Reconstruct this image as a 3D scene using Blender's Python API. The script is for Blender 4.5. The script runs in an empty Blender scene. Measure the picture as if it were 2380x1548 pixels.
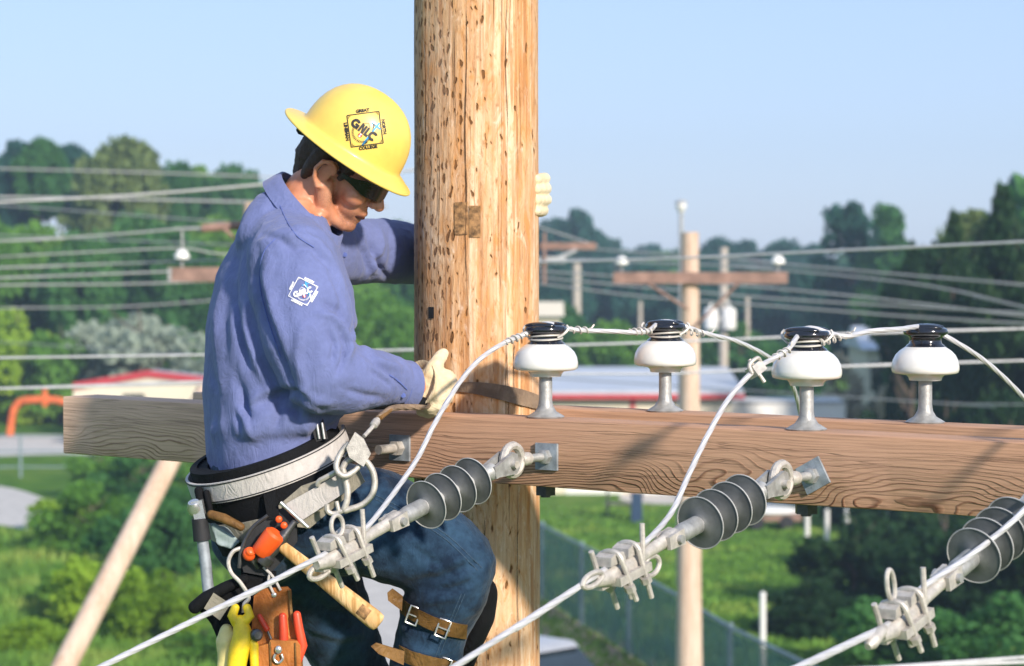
import bpy, bmesh, math, random
import numpy as np
from mathutils import Vector, Matrix, noise as mnoise
random.seed(7); rng = np.random.default_rng(7)
S = bpy.context.scene
COL = S.collection
R = math.radians
# ---------------------------------------------------------------- camera, sky, sun, exposure
FPX, CX, CY, CAMZ = 5600.0, 1190.0, 774.0, 8.0
PITCH = math.atan2(774 - 616, FPX)
cam_d = bpy.data.cameras.new('camera'); cam = bpy.data.objects.new('camera', cam_d); COL.objects.link(cam)
cam_d.sensor_width = 36.0; cam_d.lens = FPX / 2380 * 36.0; cam_d.clip_end = 3000; cam_d.clip_start = 0.1
cam.location = (0, 0, CAMZ); cam.rotation_euler = (math.pi / 2 - PITCH, 0, 0)
cam_d.dof.use_dof = True; cam_d.dof.focus_distance = 5.0; cam_d.dof.aperture_fstop = 5.2; cam_d.dof.aperture_blades = 7
S.camera = cam
SUN_EL, SUN_AZ = 25.0, 32.0            # azimuth: degrees to the right of straight behind the camera
to_sun = Vector((math.sin(R(SUN_AZ)) * math.cos(R(SUN_EL)), -math.cos(R(SUN_AZ)) * math.cos(R(SUN_EL)), math.sin(R(SUN_EL))))
W = bpy.data.worlds.new('World'); S.world = W; W.use_nodes = True
wn = W.node_tree.nodes; wl = W.node_tree.links; wn.clear()
sky = wn.new('ShaderNodeTexSky'); sky.sky_type = 'NISHITA'; sky.sun_disc = False
sky.sun_elevation = R(SUN_EL); sky.sun_rotation = math.atan2(to_sun.x, to_sun.y)
sky.air_density = 1.0; sky.dust_density = 0.5; sky.ozone_density = 3.0; sky.altitude = 100
bg = wn.new('ShaderNodeBackground'); bg.inputs['Strength'].default_value = 0.118
out = wn.new('ShaderNodeOutputWorld'); tint = wn.new('ShaderNodeMix'); tint.data_type = 'RGBA'; tint.blend_type = 'MULTIPLY'; tint.inputs['Factor'].default_value = 1.0
tint.inputs['B'].default_value = (1.0, 0.92, 1.10, 1)        # even white balance of the whole sky
wl.new(sky.outputs[0], tint.inputs['A']); pale = wn.new('ShaderNodeMix'); pale.data_type = 'RGBA'; pale.inputs['Factor'].default_value = 0.62      # even summer haze over the clear sky
pale.inputs['B'].default_value = (2.75, 3.80, 5.35, 1); wl.new(tint.outputs['Result'], pale.inputs['A']); wl.new(pale.outputs['Result'], bg.inputs[0]); wl.new(bg.outputs[0], out.inputs[0])
sl = bpy.data.lights.new('sun', 'SUN'); sl.energy = 4.2; sl.angle = R(3.5); sl.color = (1.0, 0.89, 0.76)
so = bpy.data.objects.new('sun', sl); COL.objects.link(so)
so.rotation_euler = (-to_sun).to_track_quat('-Z', 'Y').to_euler(); so.location = to_sun * 60
S.view_settings.view_transform = 'Standard'; S.view_settings.look = 'None'; S.view_settings.exposure = 0.60; S.view_settings.gamma = 1.0
S.render.engine = 'CYCLES'; S.cycles.use_denoising = True; S.cycles.max_bounces = 6; S.cycles.volume_bounces = 0
S.cycles.transparent_max_bounces = 8; S.cycles.caustics_reflective = False; S.cycles.caustics_refractive = False

FWD = Vector((0, math.cos(PITCH), -math.sin(PITCH))); UPV = Vector((0, math.sin(PITCH), math.cos(PITCH)))
def at(px, py, Y):
    """the point at distance Y from the camera's plane that lies under a place measured in the photograph (2380 px wide)"""
    d = FWD + Vector((1, 0, 0)) * ((px - CX) / FPX) + UPV * (-(py - CY) / FPX)
    return Vector((0, 0, CAMZ)) + d * (Y / d.y)
def ground_at(px, py, z=0.0):
    d = FWD + Vector((1, 0, 0)) * ((px - CX) / FPX) + UPV * (-(py - CY) / FPX)
    return Vector((0, 0, CAMZ)) + d * ((z - CAMZ) / d.z)

# ---------------------------------------------------------------- materials
def newmat(name):
    m = bpy.data.materials.new(name); m.use_nodes = True
    nt = m.node_tree; nt.nodes.clear()
    o = nt.nodes.new('ShaderNodeOutputMaterial'); p = nt.nodes.new('ShaderNodeBsdfPrincipled')
    nt.links.new(p.outputs[0], o.inputs[0])
    return m, nt, p, o
def nd(nt, t, **kw):
    n = nt.nodes.new(t)
    for k, v in kw.items():
        if k.startswith('i_'):
            key = k[2:]
            n.inputs[int(key) if key.isdigit() else key.replace('_', ' ')].default_value = v
        else: setattr(n, k, v)
    return n
def ramp(nt, fac, stops, interp='LINEAR'):
    r = nt.nodes.new('ShaderNodeValToRGB'); r.color_ramp.interpolation = interp
    el = r.color_ramp.elements
    while len(el) < len(stops): el.new(0.5)
    for e, (p, c) in zip(el, stops):
        e.position = p; e.color = (*c, 1) if len(c) == 3 else c
    nt.links.new(fac, r.inputs[0]); return r.outputs[0]
def mapping(nt, scale=(1, 1, 1), coord='Object', loc=(0, 0, 0), rot=(0, 0, 0)):
    tc = nt.nodes.new('ShaderNodeTexCoord'); mp = nt.nodes.new('ShaderNodeMapping')
    mp.inputs['Scale'].default_value = scale; mp.inputs['Location'].default_value = loc; mp.inputs['Rotation'].default_value = rot
    nt.links.new(tc.outputs[coord], mp.inputs[0]); return mp.outputs[0]
def noise_t(nt, vec, scale, detail=4, rough=0.55, dist=0.0):
    n = nt.nodes.new('ShaderNodeTexNoise'); n.inputs['Scale'].default_value = scale; n.inputs['Detail'].default_value = detail
    n.inputs['Roughness'].default_value = rough; n.inputs['Distortion'].default_value = dist
    if vec is not None: nt.links.new(vec, n.inputs['Vector'])
    return n.outputs['Fac']
def mix(nt, fac, a, b, blend='MIX'):
    m = nt.nodes.new('ShaderNodeMix'); m.data_type = 'RGBA'; m.blend_type = blend
    for s, v in ((m.inputs['Factor'], fac), (m.inputs['A'], a), (m.inputs['B'], b)):
        if isinstance(v, bpy.types.NodeSocket): nt.links.new(v, s)
        elif isinstance(v, (int, float)): s.default_value = v
        else: s.default_value = (*v, 1) if len(v) == 3 else v
    return m.outputs['Result']
def math_n(nt, op, a, b=None, c=None, clamp=False):
    m = nt.nodes.new('ShaderNodeMath'); m.operation = op; m.use_clamp = clamp
    for i, v in enumerate((a, b, c)):
        if v is None: continue
        if isinstance(v, bpy.types.NodeSocket): nt.links.new(v, m.inputs[i])
        else: m.inputs[i].default_value = v
    return m.outputs[0]
def bump(nt, p, h, strength=0.3, dist=0.01):
    b = nt.nodes.new('ShaderNodeBump'); b.inputs['Strength'].default_value = strength; b.inputs['Distance'].default_value = dist
    nt.links.new(h, b.inputs['Height']); nt.links.new(b.outputs[0], p.inputs['Normal'])
def simple(name, col, rough=0.6, metal=0.0, var=0.18, vscale=20.0, bstr=0.0, coat=0.0, spec=None, bscale=None, coord='Object'):
    m, nt, p, o = newmat(name)
    v = mapping(nt, coord=coord); n = noise_t(nt, v, vscale, 5, 0.6)
    lo = tuple(c * (1 - var) for c in col); hi = tuple(min(1, c * (1 + var)) for c in col)
    nt.links.new(ramp(nt, n, [(0.3, lo), (0.7, hi)]), p.inputs['Base Color'])
    rr = math_n(nt, 'MULTIPLY_ADD', n, 0.25, rough - 0.12, clamp=True); nt.links.new(rr, p.inputs['Roughness'])
    p.inputs['Metallic'].default_value = metal
    if coat: p.inputs['Coat Weight'].default_value = coat; p.inputs['Coat Roughness'].default_value = 0.12
    if spec is not None: p.inputs['Specular IOR Level'].default_value = spec
    if bstr: bump(nt, p, noise_t(nt, v, bscale or vscale * 6, 4, 0.6), bstr, 0.003)
    return m
HAZE = 0.0008
M = {}
# pole wood -------------------------------------------------------
def pole_wood(name, base, streak, pale, pecks=True, sat=1.0):
    m, nt, p, o = newmat(name)
    v = mapping(nt, (1, 1, 0.045)); v2 = mapping(nt, (1, 1, 0.16)); v3 = mapping(nt, (1, 1, 0.42)); v4 = mapping(nt, (1, 1, 1))
    n1 = noise_t(nt, v, 26, 6, 0.62, 0.6); n2 = noise_t(nt, v, 95, 4, 0.6, 0.3); n3 = noise_t(nt, v2, 7, 4, 0.6, 0.8)
    c = ramp(nt, n1, [(0.32, streak), (0.48, base), (0.63, pale)])
    c = mix(nt, ramp(nt, n2, [(0.38, (0.95,) * 3), (0.56, (0, 0, 0))]), c, tuple(x * 0.85 for x in streak))
    c = mix(nt, ramp(nt, n3, [(0.42, (0, 0, 0)), (0.66, (0.7,) * 3)]), c, tuple(x * 0.95 for x in pale))
    h = math_n(nt, 'ADD', n1, math_n(nt, 'MULTIPLY', n2, 0.4))
    if pecks:
        mot = noise_t(nt, mapping(nt, (1, 1, 0.33), loc=(1, 8, 0)), 34, 5, 0.7, 1.5); mot2 = noise_t(nt, mapping(nt, (1, 1, 0.22), loc=(6, 2, 0)), 90, 4, 0.7, 0.8)
        c = mix(nt, ramp(nt, mot, [(0.50, (0, 0, 0)), (0.66, (0.75,) * 3)]), c, (0.55, 0.25, 0.075)); c = mix(nt, ramp(nt, mot2, [(0.56, (0, 0, 0)), (0.70, (0.8,) * 3)]), c, (0.30, 0.125, 0.04))
        c = mix(nt, ramp(nt, mot, [(0.30, (0.6,) * 3), (0.42, (0, 0, 0))]), c, (0.80, 0.66, 0.52)); h = math_n(nt, 'ADD', h, math_n(nt, 'MULTIPLY', mot2, -0.7))
        # climbing-iron marks, worn into the climbing side
        dis = nt.nodes.new('ShaderNodeVectorMath'); dis.operation = 'ADD'
        nn = nt.nodes.new('ShaderNodeTexNoise'); nn.inputs['Scale'].default_value = 30; nt.links.new(v4, nn.inputs['Vector'])
        sc = nt.nodes.new('ShaderNodeVectorMath'); sc.operation = 'SCALE'; sc.inputs['Scale'].default_value = 0.02
        nt.links.new(nn.outputs['Color'], sc.inputs[0]); nt.links.new(v3, dis.inputs[0]); nt.links.new(sc.outputs[0], dis.inputs[1])
        tc = nt.nodes.new('ShaderNodeTexCoord'); sx = nt.nodes.new('ShaderNodeSeparateXYZ'); nt.links.new(tc.outputs['Object'], sx.inputs[0])
        arc = math_n(nt, 'MULTIPLY', math_n(nt, 'ARCTAN2', sx.outputs['X'], math_n(nt, 'MULTIPLY', sx.outputs['Y'], -1.0)), 0.145)
        jit = math_n(nt, 'MULTIPLY', math_n(nt, 'SUBTRACT', nn.outputs['Fac'], 0.5), 0.022)
        cb = nt.nodes.new('ShaderNodeCombineXYZ'); nt.links.new(math_n(nt, 'ADD', arc, jit), cb.inputs[0]); nt.links.new(math_n(nt, 'MULTIPLY', math_n(nt, 'ADD', sx.outputs['Z'], jit), 0.36), cb.inputs[1])
        vo = nt.nodes.new('ShaderNodeTexVoronoi'); vo.voronoi_dimensions = '2D'; vo.inputs['Scale'].default_value = 84; nt.links.new(cb.outputs[0], vo.inputs['Vector'])
        sep = nt.nodes.new('ShaderNodeSeparateColor'); nt.links.new(vo.outputs['Color'], sep.inputs[0])
        side = math_n(nt, 'MULTIPLY_ADD', sx.outputs['X'], -4.6, 0.20, clamp=True)
        clus = noise_t(nt, v4, 5.5, 3, 0.6)
        dens = math_n(nt, 'MULTIPLY', math_n(nt, 'ADD', side, 0.06), math_n(nt, 'MULTIPLY_ADD', clus, 2.4, -0.25, clamp=True))
        present = math_n(nt, 'LESS_THAN', sep.outputs[0], math_n(nt, 'MULTIPLY', dens, 1.25))
        size = math_n(nt, 'MULTIPLY_ADD', math_n(nt, 'POWER', sep.outputs[1], 1.7), 0.34, 0.08)
        inside = math_n(nt, 'SUBTRACT', size, vo.outputs['Distance'])
        ins = math_n(nt, 'MULTIPLY', math_n(nt, 'MULTIPLY', inside, 9.0, clamp=True), present)
        c = mix(nt, math_n(nt, 'MULTIPLY', ins, 0.93), c, (0.150, 0.060, 0.016))
        ring = math_n(nt, 'MULTIPLY', math_n(nt, 'MULTIPLY', math_n(nt, 'ADD', inside, 0.20), 4.0, clamp=True), present)
        c = mix(nt, math_n(nt, 'MULTIPLY', math_n(nt, 'SUBTRACT', ring, ins, clamp=True), 0.55), c, (0.42, 0.19, 0.05))
        h = math_n(nt, 'SUBTRACT', h, math_n(nt, 'MULTIPLY', ins, 1.6))
        # seasoning checks
        cr = noise_t(nt, mapping(nt, (1, 1, 0.018), loc=(3, 1, 0)), 17, 3, 0.5, 0.4)
        crk = ramp(nt, math_n(nt, 'ABSOLUTE', math_n(nt, 'SUBTRACT', cr, 0.5)), [(0.0, (0.75,) * 3), (0.006, (0, 0, 0))])
        gate = ramp(nt, noise_t(nt, mapping(nt, (1, 1, 0.3), loc=(9, 4, 2)), 6, 2), [(0.5, (0, 0, 0)), (0.58, (1, 1, 1))])
        ck = math_n(nt, 'MULTIPLY', crk, gate)
        c = mix(nt, ck, c, (0.05, 0.02, 0.008)); h = math_n(nt, 'SUBTRACT', h, ck)
        # streaky grey blend growing towards the left side
        gr = math_n(nt, 'MULTIPLY', math_n(nt, 'MULTIPLY_ADD', sx.outputs['X'], -10.0, -0.35, clamp=True), ramp(nt, noise_t(nt, v, 18, 4), [(0.4, (0, 0, 0)), (0.6, (1, 1, 1))]))
        c = mix(nt, math_n(nt, 'MULTIPLY', gr, 0.8), c, (0.30, 0.22, 0.165))
    nt.links.new(c, p.inputs['Base Color']); p.inputs['Roughness'].default_value = 0.8; p.inputs['Specular IOR Level'].default_value = 0.25
    bump(nt, p, h, 0.75, 0.006); return m
M['pole'] = pole_wood('pole_wood', (0.62, 0.37, 0.185), (0.50, 0.22, 0.080), (0.76, 0.56, 0.38))
M['pole_far'] = pole_wood('far_pole_wood', (0.60, 0.44, 0.33), (0.52, 0.35, 0.25), (0.68, 0.55, 0.45), pecks=False)
M['pole_grey'] = pole_wood('grey_pole_wood', (0.45, 0.40, 0.34), (0.36, 0.31, 0.26), (0.56, 0.52, 0.46), pecks=False)
# sawn crossarm ---------------------------------------------------
def arm_wood(name, tint=1.0):
    m, nt, p, o = newmat(name)
    tc = nt.nodes.new('ShaderNodeTexCoord'); sx = nt.nodes.new('ShaderNodeSeparateXYZ'); nt.links.new(tc.outputs['Object'], sx.inputs[0])
    warp = noise_t(nt, mapping(nt, (2.6, 2.5, 6.5)), 1.0, 2, 0.45, 0.3)
    warp2 = noise_t(nt, mapping(nt, (7.0, 4, 22)), 1.0, 3, 0.5)
    low = math_n(nt, 'MULTIPLY_ADD', sx.outputs['Z'], -8.5, 0.50, clamp=True)     # wide flat-sawn grain in the lower half
    amp = math_n(nt, 'MULTIPLY_ADD', low, 0.21, 0.025)
    g = math_n(nt, 'ADD', sx.outputs['Z'], math_n(nt, 'MULTIPLY', math_n(nt, 'SUBTRACT', warp, 0.5), amp))
    g = math_n(nt, 'ADD', g, math_n(nt, 'MULTIPLY', math_n(nt, 'SUBTRACT', warp2, 0.5), 0.010))
    g = math_n(nt, 'ADD', g, math_n(nt, 'MULTIPLY', sx.outputs['Y'], 0.8))
    rings = math_n(nt, 'FRACT', math_n(nt, 'MULTIPLY', g, 116.0))
    late = ramp(nt, rings, [(0.0, (0, 0, 0)), (0.66, (0.05,) * 3), (0.88, (1, 1, 1)), (0.96, (0.7,) * 3), (1.0, (0, 0, 0))])
    patchy = ramp(nt, noise_t(nt, mapping(nt, (3.4, 9, 26), loc=(2, 7, 3)), 1.0, 3, 0.6), [(0.34, (0.25,) * 3), (0.58, (1, 1, 1))])
    late = math_n(nt, 'MULTIPLY', late, patchy)
    contrast = math_n(nt, 'MULTIPLY_ADD', low, 0.86, 0.14)
    grey = noise_t(nt, mapping(nt, (0.9, 4, 6)), 1.6, 4, 0.6)
    left = math_n(nt, 'MULTIPLY_ADD', sx.outputs['X'], -0.70, 1.05, clamp=True)   # old weathered end, also painted lighter and warmer against the worker's shadow
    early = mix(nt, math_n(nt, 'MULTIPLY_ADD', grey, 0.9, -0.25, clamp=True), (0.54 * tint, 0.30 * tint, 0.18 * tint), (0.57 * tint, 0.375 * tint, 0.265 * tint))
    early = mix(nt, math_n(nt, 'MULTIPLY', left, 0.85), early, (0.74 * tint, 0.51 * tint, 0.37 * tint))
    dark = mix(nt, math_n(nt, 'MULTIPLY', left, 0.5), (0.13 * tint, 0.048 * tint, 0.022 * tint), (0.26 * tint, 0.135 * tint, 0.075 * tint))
    c = mix(nt, math_n(nt, 'MULTIPLY', late, contrast), early, dark)
    fib = noise_t(nt, mapping(nt, (3, 60, 140)), 1.6, 4, 0.65)
    c = mix(nt, 0.55, c, ramp(nt, fib, [(0.3, (0.45,) * 3), (0.55, (1, 1, 1)), (0.75, (1.0,) * 3)]), 'MULTIPLY')
    # knots
    vo = nt.nodes.new('ShaderNodeTexVoronoi'); vo.inputs['Scale'].default_value = 1.0; nt.links.new(mapping(nt, (3.1, 0.3, 6.5), loc=(0.35, 0, 0.2)), vo.inputs['Vector'])
    kn = ramp(nt, math_n(nt, 'ADD', vo.outputs['Distance'], math_n(nt, 'MULTIPLY', fib, 0.05)), [(0.06, (0.85,) * 3), (0.13, (0, 0, 0))])
    c = mix(nt, kn, c, (0.10, 0.042, 0.018))
    chk = noise_t(nt, mapping(nt, (1.1, 30, 60), loc=(5, 2, 1)), 1.0, 3, 0.5)
    ck = ramp(nt, math_n(nt, 'ABSOLUTE', math_n(nt, 'SUBTRACT', chk, 0.5)), [(0.0, (0.7,) * 3), (0.012, (0, 0, 0))])
    c = mix(nt, math_n(nt, 'MULTIPLY', ck, 0.5), c, (0.04, 0.02, 0.012))
    nt.links.new(c, p.inputs['Base Color']); p.inputs['Roughness'].default_value = 0.82; p.inputs['Specular IOR Level'].default_value = 0.25
    h = math_n(nt, 'SUBTRACT', math_n(nt, 'ADD', math_n(nt, 'MULTIPLY', late, contrast), math_n(nt, 'MULTIPLY', fib, 0.5)), ck)
    bump(nt, p, h, 0.6, 0.003); return m
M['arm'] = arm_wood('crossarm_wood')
M['arm_far'] = simple('far_crossarm_wood', (0.25, 0.155, 0.125), 0.85, 0, 0.35, 6)
M['galv'] = simple('galvanised_steel', (0.36, 0.365, 0.36), 0.5, 0.45, 0.3, 45, 0.25)
M['galv_blue'] = simple('dull_zinc', (0.30, 0.34, 0.38), 0.6, 0.3, 0.3, 40, 0.25)
M['alu'] = simple('cast_aluminium', (0.50, 0.47, 0.43), 0.5, 0.35, 0.25, 60, 0.35)
M['porcelain'] = simple('white_porcelain', (0.74, 0.73, 0.70), 0.2, 0, 0.07, 22, 0, 0.4)
M['black_glaze'] = simple('black_glaze', (0.008, 0.009, 0.014), 0.14, 0, 0.3, 30, 0, 0.6)
M['polymer'] = simple('grey_polymer', (0.105, 0.112, 0.116), 0.55, 0, 0.3, 30, 0.12)
M['polymer_edge'] = simple('pale_polymer_edge', (0.42, 0.42, 0.42), 0.5, 0, 0.2, 60)  # paler grey than the sheds, for their rims and the core rods
M['black_rubber'] = simple('black_rubber', (0.013, 0.014, 0.017), 0.7, 0, 0.4, 40, 0.3)
def strand_mat(name, col):
    m, nt, p, o = newmat(name)
    v = mapping(nt); n = noise_t(nt, v, 14, 4)
    nt.links.new(ramp(nt, n, [(0.3, tuple(c * .8 for c in col)), (0.7, col)]), p.inputs['Base Color'])
    p.inputs['Metallic'].default_value = 0.3; p.inputs['Roughness'].default_value = 0.5
    return m
M['strand'] = strand_mat('aluminium_strand', (0.60, 0.60, 0.62)); M['strand_far'] = strand_mat('far_aluminium_strand', (0.46, 0.46, 0.46))
M['tie'] = strand_mat('tie_wire', (0.66, 0.63, 0.58))
# cloth
def cloth(name, col, weave=900, var=0.12, fade=None, rough=0.85, sheen=0.15, bs=0.15):
    m, nt, p, o = newmat(name); v = mapping(nt)
    n = noise_t(nt, v, 9, 5, 0.6); n2 = noise_t(nt, v, 70, 4, 0.65)
    lo = tuple(c * (1 - var) for c in col); hi = tuple(min(1, c * (1 + var)) for c in col)
    c = ramp(nt, n, [(0.3, lo), (0.7, hi)])
    if fade: c = mix(nt, ramp(nt, math_n(nt, 'ADD', n, math_n(nt, 'MULTIPLY', n2, 0.35)), [(0.58, (0, 0, 0)), (0.86, (0.8,) * 3)]), c, fade)
    c = mix(nt, 0.35, c, ramp(nt, n2, [(0.35, (0.72,) * 3), (0.65, (1, 1, 1))]), 'MULTIPLY')
    nt.links.new(c, p.inputs['Base Color']); p.inputs['Roughness'].default_value = rough
    p.inputs['Sheen Weight'].default_value = sheen; p.inputs['Specular IOR Level'].default_value = 0.2
    cr_ = noise_t(nt, mapping(nt, (1, 1, 0.55)), 34, 3, 0.5, 1.2); crs = math_n(nt, 'ABSOLUTE', math_n(nt, 'SUBTRACT', cr_, 0.5))
    bump(nt, p, math_n(nt, 'ADD', math_n(nt, 'MULTIPLY', crs, 9.0), math_n(nt, 'ADD', noise_t(nt, v, weave, 2), math_n(nt, 'MULTIPLY', n2, 1.5))), bs, 0.0022); return m
M['shirt'] = cloth('blue_shirt_cotton', (0.135, 0.165, 0.345), 700, 0.10, bs=0.32)
M['shirt_dark'] = cloth('blue_shirt_inside', (0.10, 0.14, 0.38), 700, 0.08)
M['denim'] = cloth('denim', (0.006, 0.020, 0.048), 600, 0.35, (0.030, 0.075, 0.140), 0.85, 0.1, 0.3)
M['glove'] = cloth('cream_leather_glove', (0.72, 0.58, 0.36), 260, 0.12, (0.80, 0.68, 0.48), 0.75, 0.1, 0.3)
M['nylon'] = cloth('black_nylon', (0.005, 0.0055, 0.007), 500, 0.3, None, 0.85, 0.0, 0.3)
M['webbing'] = cloth('pale_grey_webbing', (0.52, 0.49, 0.47), 420, 0.10, None, 0.85, 0.1, 0.4)
M['webbing_dark'] = cloth('soiled_tan_webbing', (0.27, 0.25, 0.20), 420, 0.2, None, 0.85, 0.1, 0.4)
M['leather'] = cloth('tan_leather', (0.40, 0.13, 0.028), 180, 0.3, (0.50, 0.21, 0.06), 0.55, 0.0, 0.35)
M['leather_brown'] = cloth('oiled_brown_leather', (0.14, 0.070, 0.022), 180, 0.35, (0.25, 0.14, 0.05), 0.55, 0.0, 0.4)
M['leather_dark'] = cloth('dark_strap_leather', (0.19, 0.135, 0.095), 160, 0.3, (0.30, 0.22, 0.15), 0.6, 0.0, 0.4)
def skin_mat():
    m, nt, p, o = newmat('skin'); v = mapping(nt)
    n = noise_t(nt, v, 22, 5, 0.6); n2 = noise_t(nt, v, 160, 3)
    c = ramp(nt, n, [(0.3, (0.46, 0.175, 0.090)), (0.5, (0.56, 0.235, 0.130)), (0.75, (0.64, 0.31, 0.19))])
    nt.links.new(c, p.inputs['Base Color']); p.inputs['Roughness'].default_value = 0.45
    p.inputs['Subsurface Weight'].default_value = 0.15; p.inputs['Subsurface Radius'].default_value = (0.012, 0.004, 0.002); p.inputs['Subsurface Scale'].default_value = 0.5
    bump(nt, p, n2, 0.12, 0.001); return m
M['skin'] = skin_mat()
M['hair'] = simple('dark_brown_hair', (0.045, 0.023, 0.012), 0.6, 0, 0.4, 120, 0.6)
M['dark'] = simple('dark_glasses_plastic', (0.006, 0.006, 0.007), 0.25, 0, 0.2, 30)
M['mouth'] = simple('mouth_inside', (0.05, 0.012, 0.010), 0.5, 0, 0.2, 60)
M['yellow'] = simple('yellow_hat_plastic', (0.80, 0.56, 0.115), 0.38, 0, 0.07, 16, 0.06, 0.2)
M['orange'] = simple('orange_plastic', (0.80, 0.10, 0.015), 0.4, 0, 0.12, 25)
M['red_grip'] = simple('red_orange_grip', (0.75, 0.075, 0.03), 0.4, 0, 0.15, 25)
M['yellow_tool'] = simple('yellow_tool_plastic', (0.85, 0.60, 0.02), 0.45, 0, 0.2, 50, 0.2)
M['hickory'] = pole_wood('hickory_handle', (0.66, 0.42, 0.19), (0.50, 0.27, 0.09), (0.74, 0.52, 0.28), pecks=False)
M['steel_dark'] = simple('dark_steel', (0.10, 0.10, 0.105), 0.4, 0.7, 0.3, 50, 0.2)
M['chrome'] = simple('bright_steel', (0.62, 0.62, 0.62), 0.28, 0.8, 0.15, 50)
M['print_black'] = simple('black_print', (0.012, 0.011, 0.012), 0.5); M['print_white'] = simple('white_print', (0.82, 0.82, 0.82), 0.6, 0, 0.04)
M['print_blue'] = simple('blue_print', (0.012, 0.30, 0.66), 0.5, 0, 0.05); M['print_red'] = simple('red_print', (0.65, 0.012, 0.02), 0.5, 0, 0.05)

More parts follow.
